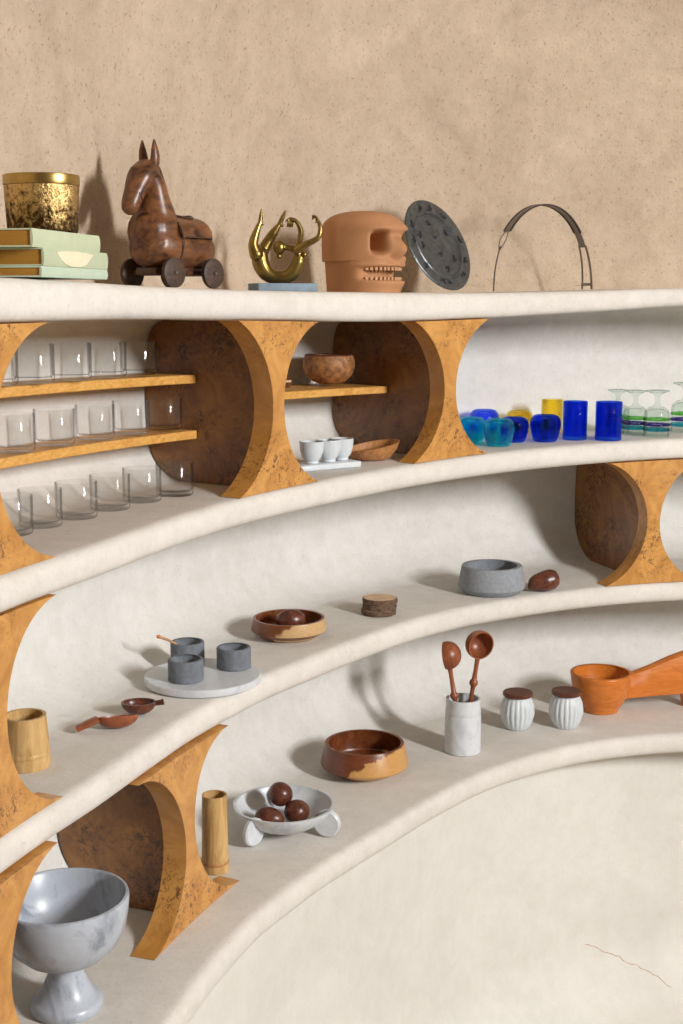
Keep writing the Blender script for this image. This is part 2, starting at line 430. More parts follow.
# a hairline crack in the plaster near the floor
def low_pt(th, z):
    i = max(0, min(len(rows) - 2, int((th - TH0) / DTH))); f = (th - TH0) / DTH - i; j = (-1.10 - z) / .75 * 40; k = int(j); g = j - k
    a = rows[i][k].lerp(rows[i][k + 1], g); b = rows[i + 1][k].lerp(rows[i + 1][k + 1], g); return a.lerp(b, f)
random.seed(5); cp = []
for q in range(22):
    t_ = q / 21; cp.append(low_pt(99.5 - 8.5 * t_ + random.uniform(-.12, .12), -1.665 - .125 * t_ ** 1.1 + random.uniform(-.003, .003)))
bmc = bmesh.new(); bmc.from_mesh(wl.data); nf_ = len(bmc.faces)
tube(bmc, cp, [.0004 + .0006 * abs(math.sin(q * 1.7)) for q in range(22)], 6); bmc.faces.ensure_lookup_table()
for f_ in bmc.faces[nf_:]: f_.material_index = 1
bmc.to_mesh(wl.data); bmc.free(); wl.data.materials.append(M['mid_wood'])
bm = bmesh.new()
bmesh.ops.create_circle(bm, cap_ends=True, segments=96, radius=2.9, matrix=Matrix.Translation((CX, CY - .1, 0)))
structure(link('floor', bm, M['floor'], smooth=False))
bm = bmesh.new()
lathe(bm, [(2.75, 3.05), (2.3, 3.13), (1.6, 3.22), (.8, 3.28), (0, 3.3)], 96, M4=Matrix.Translation((CX, CY, 0)))
structure(link('ceiling', bm, M['floor']))

def shelf(k, tab, label):
    bm = bmesh.new(); rings = []
    i = 0
    ends = []
    for i in range(int((TH1 - TH0) / .8) + 1):
        th = TH0 + i * .8
        zt, zb = ztop(k, th), zbot(k, th)
        w = .0035 * noise.noise(Vector((th * .11, 3.1 * ord(k), 0)))
        w2 = .005 * noise.noise(Vector((th * .17, 7.7 * ord(k), 4)))
        t = zt - zb; hh = t / 2; zm = (zt + zb) / 2
        L = lip(th, tab); n = normal(th, tab); B = P(th, wd_(th) + .06, 0); B.z = 0
        prof = []
        depth = (B - L).length; nb = (B - L).normalized()
        for j in range(13):
            a = -PI/2 + PI * j / 12
            d = .024 * (1 - abs(math.cos(a)) ** .8)
            z = zm + hh * math.copysign(abs(math.sin(a)) ** .8, math.sin(a))
            prof.append((d + w2 * abs(math.cos(a)), z))
        ring = []
        ring.append(Vector((B.x, B.y, zb + Z0)))
        for d, z in prof:
            p = L + nb * d; ring.append(Vector((p.x, p.y, z + Z0)))
        for q in (.2, .4, .6, .8, 1.0):
            p = L + nb * (.03 + (depth - .03) * q); ring.append(Vector((p.x, p.y, zt + Z0)))
        rings.append([bm.verts.new(p) for p in ring])
    m = len(rings[0])
    for a, b in zip(rings, rings[1:]):
        for j in range(m): bm.faces.new((a[j], a[(j+1) % m], b[(j+1) % m], b[j]))
    bm.faces.new(rings[0]); bm.faces.new(list(reversed(rings[-1])))
    o = link('plaster_shelf', bm, M['shelf'], angle=60); tag(o, label, 'shelf', 'curved plaster shelves on the round wall')
shelf('A', R_MAIN, 'topmost curved plaster shelf carrying the horse and skull')
shelf('B', R_MAIN, 'second curved plaster shelf from top, holding the glassware')
shelf('C', R_MAIN, 'third curved plaster shelf from top, with round grey stone bowl')
shelf('D', R_LOW, 'lowest and widest curved plaster shelf, with the marble pieces')

# ---------------------------------------------------------------- burl wood supports
def th_at(x, y, k, d):
    """angle on the main curve whose point d behind the lip lies in picture column x at height of shelf k"""
    best = None
    for i in range(1100):
        th = 82 + i * .1; p = P(th, d, 0); z = ztop(k, th) + .15
        dep = p.y * ct - z * st; e = abs(F * p.x / dep - (x - 341.5))
        if best is None or e < best[0]: best = (e, th)
    return best[1]
def support(low, up, thc, half, waist, label, d0=.008, th_board=.045, tab=R_MAIN, lean=0.0):
    """front board shaped )( between two shelves, with a thin panel running back to the wall"""
    L0 = lip(thc)
    # step angle per metre along the curve
    dl = (lip(thc - 1) - lip(thc + 1)).length / 2
    def ang(s): return thc - s / dl            # s > 0 towards the right of the room
    zlo, zhi = ztop(low, thc) + .0008, zbot(up, thc) - .0012
    H = zhi - zlo
    base = P(thc, .15, zlo)
    root = thing('wooden_support', label, 'shelf support', base, 0, 'burl wood supports between the shelves')
    bm = bmesh.new(); NZ, NS = 40, 10
    dep = half - waist; R = ((H/2)**2 + dep**2) / (2 * dep)
    def halfw(z):
        u = abs(z - H/2)
        u = min(u, H/2)
        return half - (math.sqrt(max(0, R*R - u*u)) - (R - dep)) if R*R > u*u else half
    grid = []
    for side in (0, 1):
        g = []
        for i in range(NZ + 1):
            z = H * (.5 - .5 * math.cos(PI * i / NZ)); w = halfw(z)
            row = []
            for j in range(NS + 1):
                s = -w + 2 * w * j / NS
                d = d0 + (th_board if side else 0) - lean * (1 - z / H)
                l_, h_ = ztop(low, ang(s)) + .0008, zbot(up, ang(s)) - .0012
                p = P(ang(s), d, l_ + (h_ - l_) * z / H) - base
                row.append(bm.verts.new(p))
            g.append(row)
        grid.append(g)
    f, b = grid
    for i in range(NZ):
        for j in range(NS):
            bm.faces.new((f[i][j], f[i][j+1], f[i+1][j+1], f[i+1][j]))
            bm.faces.new((b[i][j], b[i+1][j], b[i+1][j+1], b[i][j+1]))
        bm.faces.new((f[i][0], f[i+1][0], b[i+1][0], b[i][0]))
        bm.faces.new((f[i][NS], b[i][NS], b[i+1][NS], f[i+1][NS]))
    for j in range(NS):
        bm.faces.new((f[0][j], b[0][j], b[0][j+1], f[0][j+1]))
        bm.faces.new((f[NZ][j], f[NZ][j+1], b[NZ][j+1], b[NZ][j]))
    link('front_board', bm, M['burl'], root, angle=40)
    bm = bmesh.new(); n = normal(thc); t = Vector((-n.y, n.x, 0)) * .011
    A, Bq = [], []
    NP = 32
    for i in range(NP + 1):
        z = .0005 + (H - .001) * (.5 - .5 * math.cos(PI * i / NP))
        dw = wall_off(zlo + z, thc) - .006
        pf = P(thc, d0 + th_board + .0004 - lean * (1 - z / H), zlo + z) - base; pb = P(thc, dw, zlo + z) - base
        A.append([bm.verts.new(pf + t), bm.verts.new(pb + t)]); Bq.append([bm.verts.new(pf - t), bm.verts.new(pb - t)])
    for i in range(NP):
        bm.faces.new((A[i][0], A[i][1], A[i+1][1], A[i+1][0])); bm.faces.new((Bq[i][0], Bq[i+1][0], Bq[i+1][1], Bq[i][1]))
        bm.faces.new((A[i][1], Bq[i][1], Bq[i+1][1], A[i+1][1])); bm.faces.new((A[i][0], A[i+1][0], Bq[i+1][0], Bq[i][0]))
    bm.faces.new((A[0][0], Bq[0][0], Bq[0][1], A[0][1])); bm.faces.new((A[NP][0], A[NP][1], Bq[NP][1], Bq[NP][0]))
    p = link('back_panel', bm, M['burl_shaded'], root, angle=40); p['label'] = 'shade-darkened burl panel running back to the wall'
    return root
sup1 = th_at(275.5, 400, 'B', .02); sup2 = th_at(449.5, 395, 'B', .02)
sup3 = th_at(651.5, 515, 'C', .02); sup4 = 158.4
support('B', 'A', sup1 + .3, .135, .018, 'burl wood support under the top shelf between clear tumblers and coconut bowl')
support('B', 'A', sup2 + .4, .125, .019, 'burl wood support under the top shelf just left of the blue glasses')
support('C', 'B', sup3, .135, .018, 'bright speckled burl support at right of the grey stone bowl')
support('D', 'C', sup4, .163, .018, 'curved burl support on the lowest shelf beside the marble compote', d0=-.004, lean=.020)
P_B0 = 186.5
support('B', 'A', 181.3, .172, .030, 'cropped burl support at left frame edge beside the clear tumblers')
support('C', 'B', 181.2, .165, .030, 'cropped burl support at left frame edge in front of bamboo cup')
support('D', 'C', 182.4, .158, .024, 'cropped burl support at left frame edge in front of marble compote', d0=-.004)

# ---------------------------------------------------------------- wooden boards inside the niches
ZB = {'up': [(144.6, -.1455), (167.7, -.1350)], 'low': [(143.1, -.2570), (167.7, -.2465)], 'mid': [(119, -.2030), (130.2, -.1980)]}
def zboard(k, th):
    (a, za), (b, zb) = ZB[k]; return za + (zb - za) * (min(th, 172) - a) / (b - a)
def board(th_a, th_b, d_a, d_b, k, t, label):
    bm = bmesh.new(); n = 26; mid = (th_a + th_b) / 2; base = P(mid, .2, zboard(k, mid) - t)
    rings = []
    for i in range(n + 1):
        q = i / n; th = th_a + (th_b - th_a) * q; d = d_a + (d_b - d_a) * q; z = zboard(k, th); back = wd_(th) + .004
        a0, b0 = P(th, d, z - t) - base, P(th, back, z - t) - base
        a1, b1 = P(th, d, z) - base, P(th, back, z) - base
        e = (b0 - a0).normalized() * .0015
        rings.append([bm.verts.new(v) for v in (a0 + e, a0 + Vector((0, 0, .0015)), a1 - Vector((0, 0, .0015)), a1 + e, b1, b0)])
    for a, b in zip(rings, rings[1:]):
        for j in range(6): bm.faces.new((a[j], a[(j+1) % 6], b[(j+1) % 6], b[j]))
    bm.faces.new(rings[0]); bm.faces.new(list(reversed(rings[-1])))
    o = link('wooden_board', bm, M['board'], smooth=False, loc=base); tag(o, label, 'shelf board', 'thin wooden boards inside the glassware niches')
    return o
Z_UP, Z_LOW, Z_MID = -.1355, -.2455, -.2035
dth1 = math.degrees(.0125 / 1.3)
board(sup1 + dth1 + .25, 179.7, .200, .20, 'up', .017, 'upper of two thin wooden boards carrying rows of clear tumblers')
board(sup1 + dth1 + .25, 179.7, .200, .20, 'low', .017, 'lower of two thin wooden boards carrying rows of clear tumblers')
board(sup2 + dth1 + .25, sup1 - dth1 - .25, .20, .20, 'mid', .017, 'short wooden board under the coconut bowl')

# ---------------------------------------------------------------- clear tumblers
def tumbler_mesh():
    bm = bmesh.new()
    r, h = .0355, .0615
    prof = [(0, 0), (r - .004, 0), (r - .0015, .0015), (r - .0006, .006), (r, h - .001), (r - .0008, h), (r - .0019, h - .001),
            (r - .0026, .011), (r - .006, .008), (0, .0075)]
    lathe(bm, prof, 48); return bm
tum = None
def tumbler(p, label, grp):
    global tum
    if tum is None:
        tum = link('glass_tumbler', tumbler_mesh(), M['glass'], angle=50); o = tum
    else:
        o = tum.copy(); C.objects.link(o)
    o.location = p; o.rotation_euler.z = random.random() * 3
    tag(o, label, 'glass', grp)
def onz(x, y, k):
    z = zboard(k, 150)
    for _ in range(6):
        p = hit(x, y, z); z = zboard(k, theta(p) + 5)
    return Vector((p.x, p.y, z + Z0 + .0022))
ordw = ['leftmost', 'second from left', 'third from left', 'fourth from left', 'fifth from left', 'rightmost']
def keep(p, dmin):
    return p
row3 = [(11, 534), (41, 526), (77, 517.5), (110.5, 509), (142.5, 501), (175, 495)]
for i, (x, y) in enumerate(row3):
    tumbler(on('B', x, y), '%s clear glass tumbler standing on the plaster of the second shelf' % ordw[i], 'clear tumblers on the plaster shelf')
row2 = [(14, 452), (55, 445.5), (95.5, 439.5), (131.5, 434), (164.5, 430)]
w5 = ['leftmost', 'second from left', 'middle', 'fourth from left', 'rightmost']
for i, (x, y) in enumerate(row2):
    tumbler(onz(x, y, 'low'), '%s clear glass tumbler on the lower wooden board' % w5[i], 'clear tumblers on the lower wooden board')
row1 = [(-4, 385.8), (33.5, 383.4), (71.5, 380.6), (107.5, 377.4), (139, 375.2)]
for i, (x, y) in enumerate(row1):
    tumbler(onz(x, y, 'up'), '%s clear glass tumbler on the upper wooden board' % w5[i], 'clear tumblers on the upper wooden board')

# ---------------------------------------------------------------- coconut bowl, cups, leaf bowl in the middle niche
p = onz(329, 384.8, 'mid'); 
t = thing('coconut_bowl', 'round mottled brown coconut shell bowl on the short wooden board', 'bowl', p); t.scale = (1.09,) * 3
bm = bmesh.new(); outer = [(.020, 0), (.036, .006), (.050, .019), (.0565, .037), (.056, .052), (.052, .0625)]
lathe(bm, bowl_profile(outer, .004, .008), 48); link('shell', bm, M['coconut'], t)
bm = bmesh.new(); lathe(bm, [(.0524, .0612), (.0528, .0628), (.0505, .0642), (.0478, .0630), (.0478, .0612)], 48); link('rim', bm, M['dark_wood'], t)
p = onz(283.5, 388.8, 'mid')
t = thing('small_wooden_cup', 'small brown banded cup half hidden behind support, left of coconut bowl', 'cup', p)
bm = bmesh.new(); lathe(bm, bowl_profile([(.014, 0), (.016, .004), (.0165, .018), (.0175, .026)], .003, .005), 32); link('cup_body', bm, M['dark_wood'], t)
bm = bmesh.new(); lathe(bm, [(.0168, .0125), (.0178, .0135), (.0178, .0165), (.0170, .0175)], 32); link('band', bm, M['cut_wood'], t)
# tray with three cups
pt = on('B', 329, 468); thp = theta(pt); ang_t = math.atan2(*(lambda v: (v.y, v.x))((lip(sup2) - lip(sup1)).normalized()))
bm = bmesh.new(); box(bm, -.098, .066, -.032, .032, 0, .014, .004, seg=3)
o = link('serving_tray', bm, M['stoneware'], loc=pt, rotz=ang_t - .30); tag(o, 'small white rectangular tray carrying three footed cups', 'tray')
cup0 = None
R3 = Matrix.Rotation(ang_t - .30, 3, 'Z')
for i, (lx, ly, lb) in enumerate(((-.050, -.006, 'white handleless cup at the left end of white tray'), (-.002, -.002, 'white handleless cup in the middle of white tray'), (.038, .006, 'white handleless cup at the right end of white tray'))):
    if cup0 is None:
        bm = bmesh.new()
        lathe(bm, bowl_profile([(.0145, 0), (.0155, .002), (.0145, .005), (.021, .014), (.0255, .028), (.0265, .043), (.0268, .048)], .0025, .008), 40)
        cup0 = link('handleless_cup', bm, M['stoneware']); o = cup0
    else:
        o = cup0.copy(); C.objects.link(o)
    o.location = pt + R3 @ Vector((lx, ly, .0144)); tag(o, lb, 'cup', 'white cups on the white tray')
p = on('B', 372, 460)
bm = bmesh.new(); 
lathe(bm, bowl_profile([(.026, 0), (.040, .006), (.052, .020), (.058, .034)], .005, .009), 48)
for v in bm.verts:
    v.co.x *= 1.12; v.co.z *= 1 + .30 * v.co.x / .058; 
o = link('leaf_bowl', bm, M['mid_wood'], loc=p, rotz=.35); tag(o, 'low boat-shaped brown wooden bowl on plaster right of white tray', 'bowl')

# ---------------------------------------------------------------- coloured glass
def squat(p, m, label, s=1.0, name='squat_glass_vase'):
    bm = bmesh.new()
    outer = [(.024, 0), (.029, .002), (.0335, .012), (.0385, .032), (.0400, .046), (.0375, .058), (.031, .066), (.025, .0685)]
    outer = [(r * s, z * s) for r, z in outer]
    lathe(bm, bowl_profile(outer, .0035, .007), 48)
    o = link(name, bm, m, loc=p, angle=60); tag(o, label, 'glass', 'coloured glassware on the second shelf'); return o
squat(on('B', 498.5, 446), M['teal'], 'teal squat glass vase nearest the wooden support', .99)
squat(on('B', 471, 443.5), M['teal'], 'teal squat glass partly hidden behind the wooden support', .97)
squat(on('B', 484, 435), M['cobalt2'], 'pale blue squat glass behind the two teal ones', 1.0)
squat(on('B', 514, 442), M['cobalt'], 'dark blue squat glass directly right of the teal vase', .93)
squat(on('B', 545, 441.5), M['cobalt'], 'cobalt squat glass in front of the yellow tumbler', 1.0)
squat(on('B', 519, 433), M['amber'], 'yellow squat glass behind the dark blue ones', .90)
def tumb(p, m, label, r=.0315, h=.099):
    bm = bmesh.new()
    lathe(bm, [(0, 0), (r - .002, 0), (r, .003), (r * .99, h * .5), (r, h - .001), (r - .0012, h), (r - .003, h - .002), (r - .0035, .010), (0, .009)], 48)
    o = link('coloured_tumbler', bm, m, loc=p, angle=60); tag(o, label, 'glass', 'coloured glassware on the second shelf'); return o
tumb(on('B', 574.5, 439.5), M['cobalt'], 'left of the two tall cobalt blue tumblers')
tumb(on('B', 608, 440), M['cobalt'], 'right tall cobalt blue tumbler beside the upturned goblets', .034, .0985)
tumb(on('B', 551.5, 432.5), M['amber'], 'yellow glass tumbler behind the cobalt ones', .029, .090)
gob0 = None
def goblet(p, label, s=1.0):
    global gob0
    if gob0 is None:
        root = thing('upturned_goblet', label, 'glass', p, 0, 'upturned striped goblets'); gob0 = root
        bm = bmesh.new()
        R = .0335
        # upside down: rim at 0, bowl up to .078, stem, foot at .122
        lathe(bm, [(R - .0025, .001), (R - .001, 0), (R, .001), (R * 1.0, .03), (R * .99, .055), (R * .90, .068), (R * .6, .076), (.010, .079), (.0065, .088),
                   (.0060, .102), (.009, .110), (.0235, .1165), (.0305, .1185), (.0310, .1205), (.022, .1215), (0, .1195)], 48)
        # inner wall
        lathe(bm, [(R - .0025, .001), (R - .0030, .03), (R - .0035, .055), (R * .84, .065), (R * .5, .0715), (0, .073)], 48)
        bmesh.ops.remove_doubles(bm, verts=bm.verts[:], dist=1e-6)
        link('goblet_glass', bm, M['goblet'], root, angle=60)
        for nm, m, z0, z1 in (('green_stripe', 'green_band', .0425, .0478), ('violet_stripe', 'violet_band', .0285, .0340), ('turquoise_stripe', 'cyan_band', .0150, .0215)):
            bm = bmesh.new(); lathe(bm, [(R + .0002, z0), (R + .0012, z0 + .001), (R + .0012, z1 - .001), (R + .0002, z1), (R + .0002, z0)], 48)
            bmesh.ops.remove_doubles(bm, verts=bm.verts[:], dist=1e-7)
            s_ = link(nm, bm, M[m], root, angle=60)
    else:
        root = gob0.copy(); C.objects.link(root)
        for ch in list(gob0.children):
            c = ch.copy(); C.objects.link(c); c.parent = root
        tag(root, label, 'glass', 'upturned striped goblets'); root.location = p
    root.scale = (s, s, s)
goblet(on('B', 617, 432.0), 'upturned striped goblet directly behind the right cobalt tumbler', .95)
goblet(on('B', 634.5, 434.5), 'upturned striped goblet, second from left in its row', .97)
goblet(on('B', 656, 436.5), 'upturned striped goblet standing nearest the shelf edge', 1.0)
goblet(on('B', 684, 432.0), 'upturned striped goblet cut by the right frame edge', 1.10)

# ---------------------------------------------------------------- top shelf: books and brass pot
def rel(v): return Vector((v.x, v.y, v.z))
zt = ztop('A', 185) + Z0
bk_a = Vector((-.413, 1.80, 0)); bk_dir = Vector((.052, .235, 0)).normalized()
bk_n = Vector((-bk_dir.y, bk_dir.x, 0))       # towards the wall
rz = math.atan2(bk_dir.y, bk_dir.x)
zz = zt + .0006
def book(off, length, width, t, cover, label, z, worn=False, rot=0):
    root = thing('book', label, 'book', Vector((bk_a.x, bk_a.y, z)) + bk_dir * off[0] + bk_n * off[1], rz + rot, 'stacked books under the brass pot')
    # local x along the spine away from the viewer, y towards the wall
    bm = bmesh.new(); c = .0022
    box(bm, 0, length, c, width, 0, c, .0006); box(bm, 0, length, c, width, t - c, t, .0006)
    # rounded spine strip
    n = 8; rings = []
    for x in (0, length):
        ring = []
        for i in range(n + 1):
            zq = t * i / n; yq = .0018 * (2 * i / n - 1) ** 2
            ring.append(bm.verts.new((x, yq, zq)))
        for i in range(n, -1, -1): ring.append(bm.verts.new((x, c + .0018, t * i / n)))
        rings.append(ring)
    k = len(rings[0])
    for i in range(k): bm.faces.new((rings[0][i], rings[0][(i+1) % k], rings[1][(i+1) % k], rings[1][i]))
    bm.faces.new(rings[0]); bm.faces.new(rings[1])
    link('cover', bm, cover, root, angle=30)
    bm = bmesh.new(); box(bm, .0015, length - .002, c + .002, width - .003, c + .0001, t - c - .0001, .0004)
    q = link('page_block', bm, M['page'], root); q['label'] = 'dark gilt page edges'
    bm = bmesh.new(); random.seed(int(t * 1e4) + int(length * 1000)); x = .03 + random.random() * .02
    while x < length - .03:
        w = .004 + random.random() * .012
        box(bm, x, x + w, -.0003 + .0005, .0008, t * .42, t * .55); x += w + .004
    link('spine_lettering', bm, M['ink'], root)
    if worn:
        bm = bmesh.new(); pts = []
        for i in range(14):
            a = 2 * PI * i / 14; pts.append((length * .46 + .062 * math.cos(a) * (1 + .12 * math.sin(3 * a)), t * .74 + min(t * .2, .011 * math.sin(a) * (1.6 if math.sin(a) < 0 else .4))))
        f0 = [bm.verts.new((x, -.0005, z_)) for x, z_ in pts]; f1 = [bm.verts.new((x, .0022, z_)) for x, z_ in pts]
        bm.faces.new(f0); bm.faces.new(f1)
        for i in range(14): bm.faces.new((f0[i], f0[(i+1) % 14], f1[(i+1) % 14], f1[i]))
        link('worn_patch', bm, M['worn'], root, smooth=False)
    return root
book((.012, 0), .232, .17, .0150, M['mint3'], 'bottom book of the stack, thin aqua spine', zz)
book((.020, .000), .226, .17, .0245, M['mint2'], 'middle book of the stack, sage spine with worn cream patch', zz + .0154, True)
book((.000, .006), .232, .17, .0250, M['mint'], 'top book of the stack, mint spine directly under the brass pot', zz + .0403)
zp = zz + .0403 + .0254
pp = Vector((0, 0, 0)); d_ = 1.955; pp = Vector(((45.5 - 341.5) / F * d_ * ct, d_, zp))
t = thing('brass_pot', 'hammered brass oval pot with smooth rim on top of the books', 'pot', pp, rz)
bm = bmesh.new(); lathe(bm, [(0, 0), (.0505, 0), (.0520, .003), (.0535, .036), (.0552, .0675), (.0545, .0680), (0, .0678)], 64)
for v in bm.verts: v.co.x *= .92; v.co.y *= 1.0
link('pot_body', bm, M['hammered'], t)
bm = bmesh.new(); lathe(bm, [(0, .0682), (.0558, .0682), (.0562, .070), (.0562, .0810), (.0556, .0828), (.053, .0832), (.051, .0820), (0, .0815)], 64)
for v in bm.verts: v.co.x *= .92
link('lid', bm, M['brass'], t)

# ---------------------------------------------------------------- carved horse on wheels
p = col_at(175, .125) + Vector((0, 0, .002)); dH = p.y; sH = F / (dH * ct)
hrz = math.atan2(-.80, -.60)
t = thing('wooden_horse', 'carved dark wooden toy horse box on four wheels beside the books', 'toy horse', p, hrz)
# local: +x forward, +y its left; wheel radius .0245
WR = 14.5 / sH
def wheel(x, y, nm='wheel'):
    bm = bmesh.new(); Rm = Matrix.Translation((x, y, WR)) @ Matrix.Rotation(PI/2, 4, 'X')
    w = .0055
    lathe(bm, [(0, -w - .0015), (.004, -w - .0015), (.0042, -w), (WR - .004, -w), (WR, -w + .002), (WR, w - .002), (WR - .004, w), (.0042, w), (.004, w + .0015), (0, w + .0015)], 40, M4=Rm)
    wh = link(nm, bm, M['wheel'], t)
    bm = bmesh.new(); ball(bm, (x, y + math.copysign(.0075, y), WR), .0022, seg=10); link('axle_pin', bm, M['silver'], wh)
AX, AY = .046, .052
for x in (AX + .010, -AX): 
    for y in (AY, -AY): wheel(x, y)
bm = bmesh.new()
for x in (AX + .010, -AX): tube(bm, [(x, -AY + .0056, WR), (x, AY - .0056, WR)], .005, 10)
link('axle', bm, M['horse_dark'], t)
bm = bmesh.new(); box(bm, -.066, .074, -.026, .026, WR - .004, WR + .010, .003); link('platform', bm, M['horse_dark'], t)
BZ = WR + .010
bm = bmesh.new()
# lower barrel of the body
SEAM = BZ + .053
lo, loR = smooth_path([(-.070, 0, BZ + .034), (-.066, 0, BZ + .034), (-.048, 0, BZ + .034), (0, 0, BZ + .034), (.040, 0, BZ + .036), (.064, 0, BZ + .042), (.078, 0, BZ + .050)],
                      [(.026, .024), (.040, .034), (.047, .038), (.047, .038), (.050, .042), (.044, .042), (.028, .030)], 5)
tube(bm, lo, loR, 28, flat=(0, 0, 1))
ball(bm, (.052, 0, BZ + .062), .047, (1.0, 1.0, 1.0))
nk, nkR = smooth_path([(.046, 0, BZ + .060), (.048, 0, BZ + .090), (.053, 0, BZ + .116), (.058, 0, BZ + .142), (.064, 0, BZ + .160)],
                      [(.042, .044), (.036, .040), (.028, .035), (.0235, .031), (.020, .024)], 5)
tube(bm, nk, nkR, 24, flat=(0, 1, 0))
o = link('body', bm, M['horse'], t); fuse(o, .0028, 5)
# the rear barrel opens like a lid
bm = bmesh.new()
sec = []
for i in range(29):
    x = -.072 + .100 * i / 28; e = math.sqrt(max(.0, 1 - max(0, (-x - .034) / .0385) ** 2.8)) if x < -.034 else 1
    sec.append((x, .0490 * max(.12, e), .038 * max(.12, e)))
rings = []
for x, ry, rzq in sec:
    rings.append([bm.verts.new((x, ry * math.cos(PI * k / 20), SEAM + .0005 + rzq * math.sin(PI * k / 20) ** .85)) for k in range(21)])
for a, b in zip(rings, rings[1:]):
    for k in range(21): bm.faces.new((a[k], a[(k+1) % 21], b[(k+1) % 21], b[k]))
bm.faces.new(rings[0]); bm.faces.new(rings[-1])
lidh = link('lid', bm, M['horse'], t)
bm = bmesh.new()
rg = [(-.014 + .021 * math.cos(a), .026 * math.sin(a)) for a in [2*PI*i/28 for i in range(29)]]
tube(bm, [(x, y, SEAM + .038 * (1 - (y / .049) ** 2) ** .45 + .001) for x, y in rg], .0032, 8, cap=False)
link('saddle', bm, M['horse_dark'], lidh)
bm = bmesh.new()
gp = [(.0285, .0525 * math.cos(a), BZ + .044 + .0485 * math.sin(a)) for a in [-.42*PI + 1.84*PI*i/44 for i in range(45)]]
tube(bm, gp, .0014, 8)
link('girth_strap', bm, M['wheel'], t)
bm = bmesh.new()
sp = []
for i in range(61):
    x = .027 - .0975 * (1 - abs(i / 30 - 1)) ** .6; e = math.sqrt(max(.0, 1 - max(0, (-x - .034) / .0385) ** 2.8)) if x < -.034 else 1
    sp.append((x, (.0490 * max(.12, e) + .0002) * (1 if i > 30 else -1), SEAM))
tube(bm, sp, .0009, 6); link('seam_line', bm, M['wheel'], t)
# head, long and square, nodding down
bm = bmesh.new()
hd, hdR = smooth_path([(.050, 0, BZ + .160), (.066, 0, BZ + .166), (.082, 0, BZ + .152), (.096, 0, BZ + .128), (.107, 0, BZ + .106), (.113, 0, BZ + .094)],
                      [(.014, .016), (.0220, .026), (.0225, .026), (.0180, .020), (.0160, .017), (.011, .011)], 5)
tube(bm, hd, hdR, 22, flat=(0, 1, 0))
ball(bm, (.078, 0, BZ + .150), .0225, (1.1, .98, 1.2)); ball(bm, (.107, 0, BZ + .104), .0158, (.9, 1.05, 1.0))
ball(bm, (.086, 0, BZ + .160), .0175, (.9, 1.1, 1.0))
hob = link('head', bm, M['horse'], t); fuse(hob, .0022, 2)
for sgn in (1, -1):
    bm = bmesh.new()
    a, b = smooth_path([(.058, sgn * .012, BZ + .172), (.058, sgn * .0145, BZ + .190), (.059, sgn * .0150, BZ + .204), (.060, sgn * .0145, BZ + .221)], [(.0085, .0080), (.0095, .0075), (.0075, .0055), (.0012, .0010)], 5)
    tube(bm, a, b, 14, flat=(0, 1, 0))
    link('ear', bm, M['horse'], hob)
    bm = bmesh.new(); ball(bm, (.082, sgn * .0215, BZ + .160), .0036, (1.3, .6, 1), 12); link('eye', bm, M['horse_dark'], hob)
bm = bmesh.new()
pts = [(.099 + .009 * math.sin(a), .0190 * math.cos(a), BZ + .121 + .0135 * math.sin(a)) for a in [2*PI*i/28 for i in range(29)]]
tube(bm, pts, .0014, 6, cap=False)
for sgn in (1, -1):
    tube(bm, [(.100, sgn * .0190, BZ + .124), (.088, sgn * .0232, BZ + .142), (.074, sgn * .0242, BZ + .162), (.066, sgn * .020, BZ + .180)], .0013, 6)
link('bridle', bm, M['wheel'], hob)
bm = bmesh.new()
mn, mnR = smooth_path([(.056, 0, BZ + .186), (.040, 0, BZ + .172), (.026, 0, BZ + .142), (.014, 0, BZ + .112), (.006, 0, BZ + .088)], [(.004, .003), (.008, .005), (.008, .005), (.007, .005), (.003, .003)], 5)
tube(bm, mn, mnR, 12, flat=(0, 1, 0)); link('mane', bm, M['horse_dark'], t)

# ---------------------------------------------------------------- brass acrobat on slate
p = col_at(283, .115); sA = F / (p.y * ct)
bx = p
bm = bmesh.new(); Rm = Matrix.Rotation(.30, 4, 'Z')
box(bm, -.062, .062, -.040, .040, 0, .0165, .001)
slab_rz = .34
t = thing('brass_acrobat', 'brass figure of an arching acrobat on a blue slate slab', 'sculpture', p, 0)
# the slab is turned a little on the shelf
for v in bm.verts: v.co = Matrix.Rotation(slab_rz, 3, 'Z') @ v.co
b_ = link('slab', bm, M['slate'], t); b_['label'] = 'blue grey slate slab'
def A(X, Y, d=0): # zoomed tracing units -> local metres (7.266 per pixel)
    return ((X - 345) / 7.266 / sA, d, (606 - Y) / 7.266 / sA + .0165 - .0005)
u = 1 / 7.266 / sA
bm = bmesh.new()
def limb(pts, rad): 
    a, b = smooth_path([A(*q) for q in pts], [r * 1.16 * u for r in rad], 6); tube(bm, a, b, 16, flat=(0, 1, 0))
    ball(bm, a[0], b[0][0]); ball(bm, a[-1], b[-1][0])
limb([(185, 400, 0), (190, 460, 0), (225, 525, 0), (290, 560, 0), (365, 560, 0), (425, 520, 0), (460, 450, 0), (465, 395, 0)], [50, 54, 50, 44, 44, 46, 44, 30])   # trunk
limb([(160, 400, -.012), (140, 330, -.014), (160, 250, -.012), (188, 175, -.01), (196, 130, -.01), (202, 88, -.012)], [42, 32, 24, 14, 13, 7])
ball(bm, A(208, 185, -.01), 12 * u)
limb([(195, 385, .012), (245, 300, .014), (285, 240, .012), (322, 185, .01), (345, 140, .01), (370, 92, .008)], [42, 34, 28, 14, 15, 7])
ball(bm, A(345, 190, .01), 13 * u)
ball(bm, A(505, 400, -.010), 20 * u); ball(bm, A(500, 420, .012), 20 * u)
limb([(450, 370, 0), (405, 352, 0), (360, 345, 0)], [24, 20, 20])       # neck
